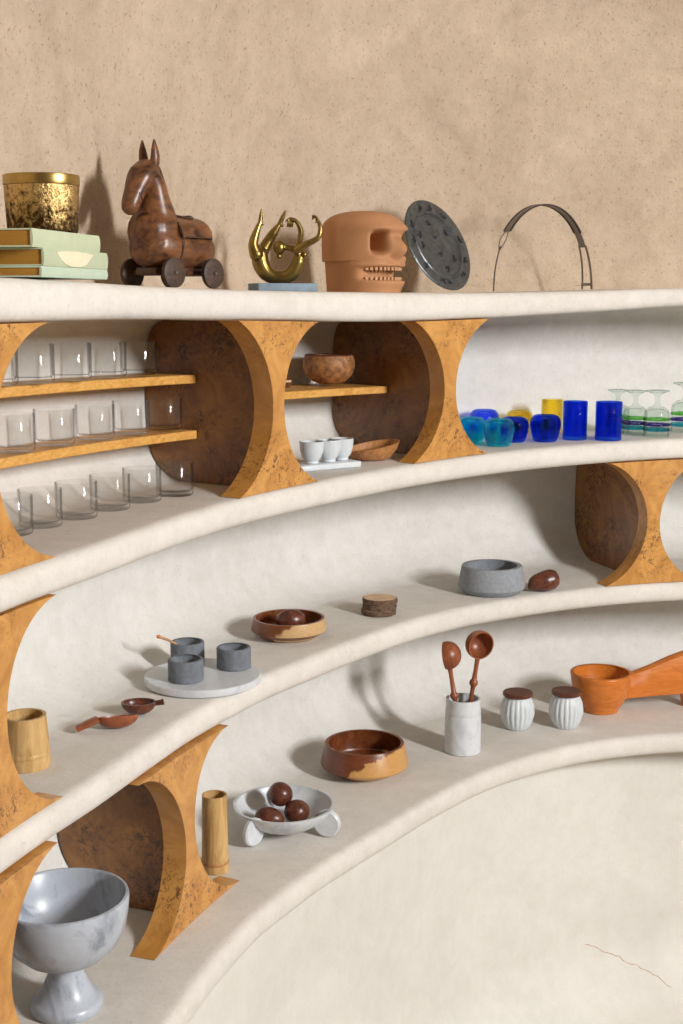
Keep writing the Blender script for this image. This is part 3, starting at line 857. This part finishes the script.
ball(bm, A(325, 350, 0), 48 * u, (.95, .95, 1.1)); ball(bm, A(322, 412, 0), 18 * u)
limb([(455, 375, .016), (470, 300, .018), (478, 225, .018), (445, 160, .016), (405, 145, .014)], [20, 19, 17, 13, 12])
for k in range(4): limb([(405 + 11 * (k - 1.5), 150, .010 + .003 * k), (402 + 12 * (k - 1.5), 178, .010 + .003 * k), (398 + 12 * (k - 1.5), 202, .012 + .003 * k)], [6, 6, 4])
limb([(400, 140, .014), (378, 152, .014), (368, 165, .014)], [7, 5, 4])
limb([(450, 375, -.016), (520, 330, -.018), (605, 282, -.018), (622, 210, -.016), (598, 150, -.014)], [24, 22, 17, 14, 11])
for k in range(4): limb([(600, 146, -.018 + .003 * k), (582, 130 + 3 * k, -.018 + .003 * k), (564, 128 + 8 * k, -.019 + .003 * k)], [8, 6, 4])
limb([(600, 150, -.012), (596, 165, -.006), (585, 175, -.004)], [7, 5, 4])
o = link('figure', bm, M['bronze'], t); fuse(o, .0011, 2)

# ---------------------------------------------------------------- terracotta skull
p = col_at(363, .11); sK = F / (p.y * ct); HS = 79.5 / sK
t = thing('terracotta_skull', 'terracotta skull head with flat crown between acrobat and round plate', 'sculpture', p, math.radians(-36))
def angd(a, b): return (a - b + PI) % (2 * PI) - PI
bm = bmesh.new(); NA, NZ = 220, 120; rings = []
zl = HS * .375
def skull_r(a, z, up):
    ca, sa = math.cos(a), math.sin(a)
    q = z / HS
    if up:
        ax, ay = .090, .076; n = 2.5
        if q > .74:
            s = (q - .74) / .26; k = (1 - s ** 2.6) ** (1/2.2) if s < 1 else 0
            ax *= k; ay *= k
        ax *= 1 - .06 * max(0, (.6 - q)); 
    else:
        ax, ay = .080 + .010 * q, .062 + .012 * q; n = 2.6
    r = (abs(ca / max(ax, 1e-5)) ** n + abs(sa / max(ay, 1e-5)) ** n) ** (-1 / n)
    fr = math.exp(-(angd(a, 0) / .6) ** 2)
    def g(a0, z0, wa, wz, p=2): return math.exp(-((abs(angd(a, a0)) / wa) ** p) - (abs(q - z0) / wz) ** p)
    r -= .072 * g(-.52, .60, .20, .115, 4) + .072 * g(.52, .60, .20, .115, 4)      # eye sockets
    r += .009 * g(-.45, .77, .45, .07) + .009 * g(.45, .77, .45, .07)              # brows
    r += .026 * g(0, .52, .17, .12) - .006 * g(0, .70, .3, .05)                                                # nose
    r -= .030 * g(-.15, .41, .09, .055, 4) + .030 * g(.15, .41, .09, .055, 4) if False else 0
    r -= .006 * g(-.20, .42, .10, .05) + .006 * g(.20, .42, .10, .05)
    r += .006 * g(-.62, .42, .22, .07) + .006 * g(.62, .42, .22, .07)              # cheekbones
    r -= .036 * g(0, .225, .92, .072, 6)                                           # open mouth
    r += .005 * g(0, .33, .85, .03) + .007 * g(0, .12, .8, .06)
    return max(r, .0)
zs = [(zl * i / 44, False) for i in range(45)] + [(zl + .0015 + (HS - zl - .0015) * i / 75, True) for i in range(76)]
for z, up in zs:
    fr_blend = 1
    ring = []
    for i in range(NA):
        a = 2 * PI * i / NA
        r = skull_r(a, z, True)
        if not up:
            lo_ = skull_r(a, z, False); w = max(0, min(1, .5 + .9 * math.cos(a)))   # step only at the sides and back
            r = lo_ if z < zl else r
            rr = skull_r(a, max(z, .1 * HS), True); r = w * min(rr, lo_ + .004 + .008 * z / zl) + (1 - w) * lo_
        else:
            w = max(0, min(1, .5 + .9 * math.cos(a)))
            if z < zl + .02:
                lo_ = skull_r(a, z, False); q2 = (z - zl) / .02
                r = w * ((1 - q2) * min(r, lo_ + .012) + q2 * r) + (1 - w) * r
        ring.append(bm.verts.new((r * math.cos(a), r * math.sin(a), z)))
    rings.append(ring)
for a, b in zip(rings, rings[1:]):
    for i in range(NA): bm.faces.new((a[i], a[(i+1) % NA], b[(i+1) % NA], b[i]))
bm.faces.new(rings[0]); bm.faces.new(rings[-1])
sk = link('skull_body', bm, M['terracotta'], t, angle=60)
bm = bmesh.new()
for row in (0, 1):
    for k in range(15):
        a = -.84 + 1.68 * k / 14
        z = HS * (.285 if row else .165)
        rr = skull_r(a, HS * .34, False) - .0050
        q = Matrix.Translation((rr * math.cos(a), rr * math.sin(a), z)) @ Matrix.Rotation(a, 4, 'Z')
        box(bm, -.004, .003, -.0034, .0034, -.0040, .0040, .0014, M4=q)
link('teeth', bm, M['tooth'], t)

# ---------------------------------------------------------------- pewter plate leaning on the wall
p0 = col_at(437, .165) + Vector((0, 0, .001)); sP = F / (p0.y * ct)
RP = 48.5 / sP
nrm = Vector((.70, -.60, .40)).normalized()
def make_plate():
    t = thing('pewter_plate', 'round dark pewter relief plate leaning against wall right of the skull', 'plate', p0)
    zc = RP * math.sqrt(1 - nrm.z ** 2) + .004
    Q = Matrix.Translation((0, 0, zc)) @ nrm.to_track_quat('Z', 'Y').to_matrix().to_4x4()
    bm = bmesh.new()
    lathe(bm, [(0, -.005), (RP * .7, -.005), (RP - .002, -.002), (RP, .001), (RP - .003, .0035), (RP * .90, .0035), (RP * .76, .003), (RP * .735, .0052), (RP * .70, .0052), (RP * .675, .0005), (0, 0)], 96, M4=Q)
    nf = len(bm.faces); random.seed(11)
    for ring_, n, s in ((.83, 11, .015), (.52, 6, .013), (.20, 2, .012)):
        for k in range(n):
            a = 2 * PI * (k + .7 * random.random()) / n; rr_ = ring_ + random.uniform(-.03, .03)
            c = Vector((RP * rr_ * math.cos(a), RP * rr_ * math.sin(a), .0035 if ring_ > .8 else .0006))
            a2 = a + PI/2 + random.uniform(-.5, .5)
            body, bw = [], []
            for j in range(5):    # a bent running body in low relief
                q = (j - 2) / 2; body.append(Q @ (c + Vector((math.cos(a2), math.sin(a2), 0)) * s * .7 * q + Vector((-math.sin(a2), math.cos(a2), 0)) * s * .25 * (1 - q * q))); bw.append((.0035 * (1.15 - q * q), .0026))
            tube(bm, body, bw, 8)
            for j in range(random.choice((2, 3))):
                b2 = a2 + random.uniform(.8, 2.3) * random.choice((1, -1)); e1 = c + Vector((math.cos(b2), math.sin(b2), 0)) * s * random.uniform(.4, .75)
                tube(bm, [Q @ c, Q @ ((c + e1) / 2 + Vector((.002, -.001, 0))), Q @ e1], [.0028, .0022, .0012], 6)
    bm.faces.ensure_lookup_table()
    for f in bm.faces[nf:]: f.material_index = 1
    link('plate_body', bm, M['pewter'], t, mats=[M['pewter'], M['pewter_dark']])
    return t
make_plate()

# ---------------------------------------------------------------- arched headband
pa = col_at(541, .120); sB_ = F / (pa.y * ct)
pl_ = col_at(493, .105); pr_ = col_at(586, .205)
t = thing('arched_headband', 'thin dark metal headband standing as an arch on the top shelf', 'headband', (pl_ + pr_) / 2 + Vector((0, 0, .003)))
basev = (pl_ + pr_) / 2
hl = (pr_ - pl_) / 2; hx = hl.normalized(); hy = Vector((0, 0, 1)).cross(hx)
HB = 84 / sB_; W2 = hl.length
def arch(u):   # u 0 left .. 1 right
    a = PI * (1 - u); return hx * (W2 * math.cos(a)) * (1.0) + Vector((0, 0, HB * math.sin(a) ** .92 if math.sin(a) > 0 else 0))
def ribbon(bm, u0, u1, w, tk, off=0, n=40, w1=None):
    rings = []
    for i in range(n + 1):
        u = u0 + (u1 - u0) * i / n; p = arch(u)
        tg = (arch(min(1, u + .004)) - arch(max(0, u - .004))).normalized(); nn = tg.cross(hy).normalized()
        ww = w + ((w1 - w) * i / n if w1 is not None else 0)
        o_ = off(u) if callable(off) else off
        rings.append([bm.verts.new(p + hy * (o_ + a * ww) + nn * b * tk) for a, b in ((-.5, -.5), (.5, -.5), (.5, .5), (-.5, .5))])
    for a, b in zip(rings, rings[1:]):
        for k in range(4): bm.faces.new((a[k], a[(k+1) % 4], b[(k+1) % 4], b[k]))
    bm.faces.new(rings[0]); bm.faces.new(rings[-1])
bm = bmesh.new()
ribbon(bm, .0, .16, .003, .0022, .0)
ribbon(bm, .14, .24, .0025, .0014, lambda u: .009 * math.sin(PI * (u - .14) / .10)); ribbon(bm, .14, .24, .0025, .0014, lambda u: -.009 * math.sin(PI * (u - .14) / .10))
ribbon(bm, .74, .84, .020, .0014)
ribbon(bm, .83, 1.0, .005, .0020, lambda u: .010 + .03 * (u - .83)); ribbon(bm, .83, 1.0, .006, .0020, lambda u: -.010 - .03 * (u - .83))
e_ = arch(.985)
tube(bm, [e_ - hy * .015, e_ + hy * .015], .0036, 8)
tube(bm, [e_, e_ + hx * -.052 + Vector((0, 0, -.003))], [.0011, .0006], 6)
ribbon(bm, .225, .775, .018, .0012, .0); link('band', bm, M['silver'], t, smooth=False)
bm = bmesh.new(); ribbon(bm, .23, .77, .0035, .0035, -.010, w1=.0045); ribbon(bm, .23, .77, .0035, .0035, .010, w1=.0045)
link('dark_edging', bm, M['black_leather'], t, smooth=False)

# ---------------------------------------------------------------- third shelf
def scale_at(p): return F / (p.y * ct - (p.z - Z0) * st)
p = on('C', 26.5, 765.5); s = scale_at(p)
t = thing('bamboo_cup', 'wide bamboo cup on third shelf behind the left support', 'cup', p)
bm = bmesh.new(); R_ = 23.5 / s; H_ = .083
lathe(bm, bowl_profile([(R_ * 1.0, 0), (R_ * 1.02, .003), (R_ * 1.01, .015), (R_ * .985, .024), (R_ * 1.0, .028), (R_ * .94, H_ * .7), (R_ * .90, H_)], .005, .010), 48)
link('cup_body', bm, M['bamboo'], t)
bm = bmesh.new(); lathe(bm, [(R_ * 1.005, .0190), (R_ * 1.02, .0205), (R_ * 1.02, .0245), (R_ * 1.0, .0265)], 48); link('node_ring', bm, M['bamboo'], t)

# scoops: a half gourd bowl with a stub, and a scoop with a forked handle
def scoop(loc, rz_, L, W, D_, hl_, label, tilt=0, m='red_wood'):
    root = thing('wooden_scoop', label, 'scoop', loc, rz_, 'pair of dark wooden scoops')
    bm = bmesh.new(); nu, nv = 28, 10; outer, inner = [], []
    for shell, k, lst in ((0, 1, outer), (1, .88, inner)):
        for j in range(nv + 1):
            ph = PI / 2 * j / nv; row = []
            for i in range(nu):
                a = 2 * PI * i / nu
                x = L * k * math.cos(a) * math.cos(ph); y = W * k * math.sin(a) * math.cos(ph)
                z = D_ - D_ * (k if shell == 0 else .86) * math.sin(ph)
                row.append(bm.verts.new((x, y, z)))
                if j == nv: break
            lst.append(row)
    for lst in (outer, inner):
        for a, b in zip(lst, lst[1:]):
            for i in range(nu):
                j = (i + 1) % nu
                if len(b) == 1: bm.faces.new((a[i], a[j], b[0]))
                else: bm.faces.new((a[i], a[j], b[j], b[i]))
    for i in range(nu): j = (i + 1) % nu; bm.faces.new((outer[0][i], outer[0][j], inner[0][j], inner[0][i]))
    if tilt: bmesh.ops.rotate(bm, verts=bm.verts[:], cent=(0, 0, 0), matrix=Matrix.Rotation(tilt, 3, 'X'))
    mz = min(v.co.z for v in bm.verts)
    for v in bm.verts: v.co.z -= mz
    link('scoop_bowl', bm, M[m], root)
    bm = bmesh.new()
    if hl_ > .03:
        a, b = smooth_path([(L * .93, 0, D_ * .95), (L + hl_ * .4, .003, D_ * .7), (L + hl_, .004, .0065)], [(.012, .005), (.012, .006), (.010, .0055)], 6)
    else:
        a, b = smooth_path([(L * .93, 0, D_ * .85), (L + hl_ * .6, 0, D_ * .9), (L + hl_, 0, D_ * .95)], [(.006, .0045), (.005, .005), (.006, .006)], 4)
    tube(bm, a, b, 12); link('handle', bm, M[m], root)
p = on('C', 118, 729); scoop(p, PI + .26, .036, .022, .021, .034, 'front dark wooden scoop whose handle points left', .25)
p = on('C', 139, 714.5); scoop(p, .10, .031, .024, .023, .013, 'rear dark wooden scoop with a short stub pointing right', 0, 'dark_wood')

# marble tray with three stone cups
p = on('C', 203, 682); s = scale_at(p); RT = 58.5 / s
bm = bmesh.new()
lathe(bm, [(0, 0), (RT - .006, 0), (RT - .001, .003), (RT, .008), (RT - .001, .0145), (RT - .003, .0160), (0, .0160)], 72)
for v in bm.verts: v.co.y *= 1.0
o = link('marble_tray', bm, M['marble'], loc=p); tag(o, 'round white marble tray under three dark stone cups', 'tray')
zc = p.z + .0164
def on_tray(x, y): 
    q = hit(x, y, zc - Z0); return Vector((q.x, q.y, zc))
def stone_cup(pos, label, r=None):
    bm = bmesh.new(); r = .0335; h = .041
    lathe(bm, bowl_profile([(r - .001, 0), (r, .001), (r, h - .002), (r - .0015, h)], .0045, .009), 48)
    o = link('stone_cup', bm, M['basalt'], loc=pos, angle=40); tag(o, label, 'cup', 'dark stone cups on the marble tray'); return o
cf = on_tray(186, 679.5); cb_ = on_tray(187, 663); cr_ = on_tray(234, 667)
stone_cup(cf, 'dark stone cup at the front left of marble tray'); stone_cup(cr_, 'dark stone cup at the right of marble tray')
back = cb_ + Vector((0, .012, 0)); stone_cup(back, 'dark stone cup at the rear of marble tray holding a stick')
t = thing('wooden_stick', 'short pale wooden stick leaning in the rear stone cup', 'stick', back + Vector((0, 0, .0095)))
bm = bmesh.new(); tube(bm, [(.022, .004, .003), (-.004, -.012, .020), (-.035, -.026, .0415), (-.052, -.034, .050)], [.0018, .0022, .0026, .0030], 10)
link('stick_shaft', bm, M['mid_wood'], t)
bm = bmesh.new(); ball(bm, (-.052, -.034, .050), .0040); link('stick_end', bm, M['orange_wood'], t)

# wooden bowl with a wooden egg
p = on('C', 289, 636.5); s = scale_at(p); R_ = 37.5 / s
t = thing('wooden_bowl', 'low two-tone wooden bowl on the third shelf holding an egg', 'bowl', p, -.5, 'two-tone wooden bowls')
bm = bmesh.new(); H_ = .043
lathe(bm, bowl_profile([(R_ * .70, 0), (R_ * .78, .004), (R_ * .84, .008), (R_ * 1.0, .017), (R_ * 1.01, .020), (R_ * .95, H_)], .006, .009), 64, mi=0)
for f in bm.faces:
    c = f.calc_center_median(); 
    if c.xy.length < R_ * .93 and c.z > .0085: f.material_index = 1
link('bowl_body', bm, M['bowl_pale'], t, mats=[M['bowl_pale'], M['bowl_in']])
bm = bmesh.new(); ball(bm, (0, 0, 0), .026, (1.28, .95, .95), 28)
o = link('wooden_egg', bm, M['dark_wood'], loc=p + Vector((.004, .004, .0095 + .0252)), rotz=.2); tag(o, 'dark wooden egg lying alone in the low wooden bowl', 'egg', 'dark wooden eggs')

# bark coasters
p = on('C', 379, 613.5); s = scale_at(p)
for k in range(3):
    R_ = (17.6, 17.0, 17.4)[k] / s; h = .0125
    root = thing('bark_coaster', ('bottom', 'middle', 'top')[k] + ' slice of the small stack of bark-edged wood coasters', 'coaster', p + Vector((.001 * k, .0015 * (k - 1), k * (h + .0004))), .8 * k, 'stacked bark coasters')
    fl = lambda a, z, k=k: 1 + .05 * noise.noise(Vector((math.cos(a) * 1.6, math.sin(a) * 1.6, k * 3.0))) + .03 * noise.noise(Vector((math.cos(a) * 6, math.sin(a) * 6, z * 300)))
    bm = bmesh.new(); lathe(bm, [(0, .0002), (R_ * .93, .0002), (R_ * .93, h - .0002), (0, h)], 64, fl); link('slice', bm, M['cut_wood'], root)
    bm = bmesh.new(); lathe(bm, [(R_ * .935, 0), (R_ * .99, .001), (R_, h * .5), (R_ * .98, h - .001), (R_ * .935, h - .0003), (R_ * .935, 0)], 64, fl); link('bark', bm, M['bark'], root)

# stone bowl and pestle
p = on('C', 491.5, 592); s = scale_at(p); R_ = 33.5 / s
bm = bmesh.new(); H_ = 27.5 / s
lathe(bm, bowl_profile([(R_ * .80, 0), (R_ * .86, .003), (R_ * .995, H_ * .22), (R_, H_ * .30), (R_ * .90, H_ * .97), (R_ * .885, H_)], .011, .018), 64)
o = link('stone_bowl', bm, M['granite'], loc=p, angle=25); tag(o, 'round grey stone bowl with sloping sides on the third shelf', 'bowl')
p = on('C', 544, 591.5)
bm = bmesh.new()
a, b = smooth_path([(-.042, 0, -.010), (-.036, 0, -.009), (-.022, 0, -.003), (0, 0, 0), (.020, 0, .004), (.032, 0, .006), (.038, 0, .007)], [.007, .013, .021, .0265, .0262, .020, .006], 5)
tube(bm, a, b, 24, flat=(0, 1, 0))
mz = min(v.co.z for v in bm.verts)
for v in bm.verts: v.co.z -= mz
o = link('wooden_pestle', bm, M['dark_wood'], loc=p, rotz=.25); tag(o, 'stubby reddish wooden pestle lying against the grey stone bowl', 'pestle')

# ---------------------------------------------------------------- lowest shelf
# marble compote
p = on('D', 67, 1007); s = scale_at(p)
t = thing('marble_compote', 'large grey marble footed bowl at bottom left of lowest shelf', 'footed bowl', p)
bm = bmesh.new(); k = 1.0
RB = .0945
prof = [(0, 0), (.050, 0), (.0525, .004), (.052, .012), (.0475, .0165), (.043, .019), (.034, .034), (.0265, .052), (.0235, .066), (.026, .0715), (.036, .0745),
        (.058, .083), (.077, .101), (.088, .124), (.0930, .148), (RB, .168), (RB - .001, .1715), (RB - .005, .1725), (RB - .0085, .169),
        (.083, .140), (.070, .113), (.048, .094), (.02, .085), (0, .084)]
prof = [(r * 1.06, z * 1.07) for r, z in prof]; lathe(bm, prof, 80); o = link('bowl', bm, M['marble_grey'], t, angle=50)

# tall bamboo cup
p = on('D', 215.5, 870); s = scale_at(p)
t = thing('bamboo_vase', 'tall narrow bamboo cup right behind the lowest burl support', 'vase', p)
bm = bmesh.new(); R_ = 13.2 / s; H_ = .152
lathe(bm, bowl_profile([(R_ * 1.02, 0), (R_ * 1.04, .003), (R_ * 1.02, .012), (R_ * .97, .018), (R_ * 1.02, .023), (R_ * .97, .08), (R_ * .93, H_)], .0035, .02), 40)
link('vase_body', bm, M['bamboo'], t)
bm = bmesh.new(); lathe(bm, [(R_ * 1.0, .0155), (R_ * 1.05, .0175), (R_ * 1.05, .0195), (R_ * 1.02, .0215)], 40); link('node_ring', bm, M['mid_wood'], t)

# three-footed marble bowl with eggs
p = on('D', 284, 831); s = scale_at(p)
t = thing('footed_marble_bowl', 'shallow pale marble bowl on flat disc feet holding three eggs', 'bowl', p)
RB = 50.5 / s; zb_ = .012
bm = bmesh.new()
lathe(bm, bowl_profile([(RB * .45, zb_), (RB * .62, zb_ + .007), (RB * .80, zb_ + .019), (RB * .93, zb_ + .033), (RB * .99, zb_ + .044), (RB, zb_ + .048)], .0055, zb_ + .007), 72)
link('bowl', bm, M['marble'], t, angle=50)
for az in (-128, -18, 108):
    a = math.radians(az); bm = bmesh.new()
    Q = Matrix.Rotation(a, 4, 'Z') @ Matrix.Translation((RB * .90, 0, .0290)) @ Matrix.Rotation(PI/2, 4, 'X')
    rr = .0285
    lathe(bm, [(0, -.007), (rr - .003, -.007), (rr, -.004), (rr, .004), (rr - .003, .007), (0, .007)], 36, M4=Q)
    link('foot', bm, M['marble'], t)
def egg(pos, r, sx, rz_, ry, label):
    bm = bmesh.new(); ball(bm, (0, 0, 0), r, (sx, 1, .96), 28)
    for v in bm.verts: v.co.y *= 1 - .12 * v.co.x / (r * sx); v.co.z *= 1 - .10 * v.co.x / (r * sx)
    o = link('wooden_egg', bm, M['dark_wood'], loc=pos); o.rotation_euler = (0, ry, rz_)
    tag(o, label, 'egg', 'dark wooden eggs')
zi = p.z + zb_ + .007
egg(Vector((p.x - .028, p.y - .030, zi + .0215)), .0225, 1.36, -.25, .12, 'long dark wooden egg lying front left in footed marble bowl')
egg(Vector((p.x + .028, p.y - .006, zi + .0255)), .0255, 1.08, .9, .1, 'dark wooden egg lying at the right in footed marble bowl')
egg(Vector((p.x - .008, p.y + .014, zi + .0560)), .0250, 1.08, 2.0, -.3, 'dark wooden egg resting on top of the two others')

# larger wooden bowl
p = on('D', 364.5, 772); s = scale_at(p); R_ = 44.0 / s; H_ = .072
t = thing('wooden_bowl', 'larger two-tone wooden bowl on lowest shelf, dark with pale flames', 'bowl', p, -.35, 'two-tone wooden bowls')
bm = bmesh.new()
lathe(bm, bowl_profile([(R_ * .60, 0), (R_ * .66, .003), (R_ * .74, .007), (R_ * .98, .020), (R_, .024), (R_ * .90, H_ * .97), (R_ * .89, H_)], .007, .012), 72)
for f in bm.faces:
    c = f.calc_center_median()
    if c.xy.length < R_ * (.885 if c.z > .03 else .8) and c.z > .0115: f.material_index = 1
link('bowl_body', bm, M['bowl_wood'], t, mats=[M['bowl_wood'], M['bowl_in']], angle=25)

# marble jar and two spoons
p = on('D', 462.5, 751); s = scale_at(p); R_ = 18.0 / s; H_ = 55 / s
pj = p
bm = bmesh.new()
lathe(bm, bowl_profile([(R_ - .003, 0), (R_, .002), (R_, H_ * .68), (R_ * .975, H_ * .70), (R_ * .975, H_ * .73), (R_ * .99, H_ * .75), (R_ * .97, H_ * .82), (R_ * .93, H_ * .88), (R_ * .96, H_ * .97), (R_ * .95, H_)], .005, .012), 56)
o = link('marble_jar', bm, M['marble'], loc=p, angle=25); tag(o, 'cylindrical white marble jar holding two wooden spoons', 'jar')
def spoon(foot, top, r, face, label, slot):
    """foot and top are points in the jar's frame; face = way the hollow looks"""
    root = thing('wooden_spoon', label, 'spoon', pj + Vector(foot), 0, 'wooden spoons in the marble jar')
    d = Vector(top) - Vector(foot); n = d.normalized(); Lh = d.length - r
    bm = bmesh.new(); kp = .56 if not slot else .40
    kp = slot
    pts, rd = [], []
    for q, rr in ((0, .0045), (.3, .0052), (kp - .07, .0054), (kp - .045, .0062), (kp - .022, .0095), (kp, .0108), (kp + .022, .0095), (kp + .045, .0062), (max(kp + .07, .86), .0052), (.96, .0055), (1.0, .0062)):
        pts.append(n * Lh * q); rd.append(rr)
    tube(bm, pts, rd, 16); h = link('handle', bm, M['red_wood'], root)
    fz = Vector(face).normalized(); fz = (fz - n * fz.dot(n)).normalized(); fy = n; fx = fy.cross(fz)
    Q = Matrix((fx, fy, fz)).transposed().to_4x4(); Q.translation = d
    bm = bmesh.new()
    prof = []
    for i in range(13): a = -PI/2 + (PI/2 + .25) * i / 12; prof.append((r * math.cos(a), r * math.sin(a) * .95))
    for i in range(12, -1, -1): a = -PI/2 + (PI/2 + .25) * i / 12; prof.append(((r - .003) * math.cos(a), (r - .003) * math.sin(a) * .95))
    prof[0] = (0, -r * .95); prof[-1] = (0, -(r - .003) * .95)
    lathe(bm, prof, 36, M4=Q); link('spoon_bowl', bm, M['red_wood'], root)
k_ = 1 / s
spoon((-.002, -.012, .014), (-16 * k_, -.004, (751 - 650.5) * k_ * .985), 14.0 * k_, (-.92, .22, .30), 'left wooden spoon in marble jar, its hollow turned away', .66)
spoon((.004, .012, .014), (15.5 * k_, .004, (751 - 640.5) * k_ * .985), 14.5 * k_, (.42, -.85, .25), 'right wooden spoon in marble jar, its dark hollow facing out', .72)

# fluted salt cellars
cel = None
for x, y, lb in ((517, 728, 'left fluted white ceramic pot with brown wooden lid'), (565.5, 726.5, 'right fluted white ceramic pot beside the orange wooden vessel')):
    p = on('D', x, y); s = scale_at(p)
    if cel is None:
        R_ = 16.6 / s; H_ = 33.5 / s
        root = thing('fluted_pot', lb, 'lidded pot', p, 0, 'fluted pots with wooden lids'); cel = root
        fl = lambda a, z: 1 + .085 * abs(math.sin(a * 10)) * min(1, z / .01) * (1 if z < H_ * .97 else 0) - .05
        bm = bmesh.new()
        lathe(bm, [(0, 0), (R_ * .66, 0), (R_ * .72, .002), (R_ * .86, H_ * .2), (R_ * .98, H_ * .42), (R_ * 1.0, H_ * .52), (R_ * .93, H_ * .78), (R_ * .82, H_ * .98), (R_ * .78, H_), (0, H_)], 120, fl)
        link('pot_body', bm, M['stoneware'], root, angle=60)
        bm = bmesh.new(); lathe(bm, [(0, H_ + .0003), (R_ * .86, H_ + .0003), (R_ * .90, H_ + .002), (R_ * .90, H_ + .0085), (R_ * .86, H_ + .0105), (0, H_ + .0105)], 56)
        link('lid', bm, M['dark_wood'], root)
    else:
        root = cel.copy(); C.objects.link(root); root.location = p; tag(root, lb, 'lidded pot', 'fluted pots with wooden lids')
        for ch in list(cel.children): c = ch.copy(); C.objects.link(c); c.parent = root

# orange wooden vessel with long handle and leg
p = on('D', 600, 710); s = scale_at(p); k_ = 1 / s
t = thing('wooden_vessel', 'orange wooden cup with long wedge handle and peg leg', 'serving vessel', p)
bm = bmesh.new(); H_ = 39.5 * k_
lathe(bm, bowl_profile([(16.5 * k_, 0), (18 * k_, .0015), (18.5 * k_, .010), (21 * k_, .018), (25 * k_, .038), (28 * k_, .060), (30.5 * k_, H_ * .95), (30.5 * k_, H_ - .002), (29.8 * k_, H_)], .008, .03), 72)
link('cup', bm, M['orange_wood'], t, angle=50)
bm = bmesh.new()
# handle: wedge, ridge on top, rising outward
sec = [(20, 11, 34.0, 8), (30, 12, 37, 8.5), (50, 13, 44, 9.5), (70, 14, 52, 11), (86, 15, 57, 12.5), (100, 16, 57.5, 13), (135, 24, 49, 12), (165, 30, 45, 10), (172, 33, 43, 7)]
rings = []
dx = Vector((math.cos(.16), math.sin(.16), 0)); dy = Vector((-dx.y, dx.x, 0))
for X, z0, z1, w in sec:
    zm_ = z0 + (z1 - z0) * .38
    pts = [(-w * .80, z0 + 1), (-w * .5, z0), (w * .5, z0), (w * .80, z0 + 1), (w, zm_), (w * .55, z1 - 2), (w * .2, z1), (-w * .2, z1), (-w * .55, z1 - 2), (-w, zm_)]
    rings.append([bm.verts.new(dx * X * k_ + dy * a * k_ + Vector((0, 0, z * k_))) for a, z in pts])
for a, b in zip(rings, rings[1:]):
    n_ = len(a)
    for i in range(n_): bm.faces.new((a[i], a[(i+1) % n_], b[(i+1) % n_], b[i]))
bm.faces.new(rings[0]); bm.faces.new(rings[-1])
link('handle', bm, M['orange_wood'], t, angle=40)
bm = bmesh.new(); lp = dx * 92 * k_
lathe(bm, [(0, 0), (5.0 * k_, 0), (5.6 * k_, .001), (8.2 * k_, 15 * k_), (8.5 * k_, 17.5 * k_), (0, 17.5 * k_)], 28, M4=Matrix.Translation(lp))
link('leg', bm, M['orange_wood'], t)

# ---------------------------------------------------------------- window, light, camera
WP = Vector((2.95, -.05, Z0 + .92))
TG = Vector((.05, 2.9, Z0 - .5))
wd = Vector((TG.x - WP.x, TG.y - WP.y, 0)).normalized(); wrz = math.atan2(wd.y, wd.x)
wr = structure(thing('window_1', 'x', 'x', WP, wrz)); del wr['label']; del wr['category']
bm = bmesh.new(); a_, b2_, e_ = .22, .58, .05
for (y0, y1, z0, z1) in ((-a_ - e_, -a_, -b2_ - e_, b2_ + e_), (a_, a_ + e_, -b2_ - e_, b2_ + e_), (-a_, a_, b2_, b2_ + e_), (-a_, a_, -b2_ - e_, -b2_)):
    box(bm, -.05, .03, y0, y1, z0, z1, .004)
link('window_frame', bm, M['window_frame'], wr, smooth=False)
bm = bmesh.new()
for (y0, y1, z0, z1) in ((-1.5, -a_ - e_, -WP.z, 1.3), (a_ + e_, 1.5, -WP.z, 1.3), (-a_ - e_, a_ + e_, b2_ + e_, 1.3), (-a_ - e_, a_ + e_, -WP.z, -b2_ - e_)):
    box(bm, -.06, .0, y0, y1, z0, z1)
structure(link('wall_window', bm, M['plaster'], smooth=False, loc=WP, rotz=wrz))
L = bpy.data.lights.new('daylight', 'AREA'); L.shape = 'RECTANGLE'; L.size = .34; L.size_y = 1.05; L.energy = 222; L.color = (.985, .99, 1.0)
lo_ = bpy.data.objects.new('daylight', L); C.objects.link(lo_); lo_.location = WP + wd * .02
lo_.rotation_euler = (TG - WP).to_track_quat('-Z', 'Y').to_euler()

w = bpy.data.worlds.new('World'); bpy.context.scene.world = w; w.use_nodes = True
bg = w.node_tree.nodes['Background']; bg.inputs['Color'].default_value = (1.0, .78, .54, 1); bg.inputs['Strength'].default_value = .16

cam = bpy.data.cameras.new('camera'); co = bpy.data.objects.new('camera', cam); C.objects.link(co)
co.location = (0, 0, Z0); co.rotation_euler = (PI/2 - TILT, 0, 0)
cam.sensor_fit = 'VERTICAL'; cam.sensor_height = 36; cam.lens = F * 36 / 1024; cam.clip_start = .05
sc = bpy.context.scene; sc.camera = co
sc.cycles.transparent_max_bounces = 40; sc.cycles.max_bounces = 16; sc.cycles.transmission_bounces = 16
sc.view_settings.view_transform = 'Standard'; sc.view_settings.look = 'None'; sc.view_settings.gamma = 1
sc.view_settings.use_curve_mapping = False; sc.view_settings.exposure = 0.0
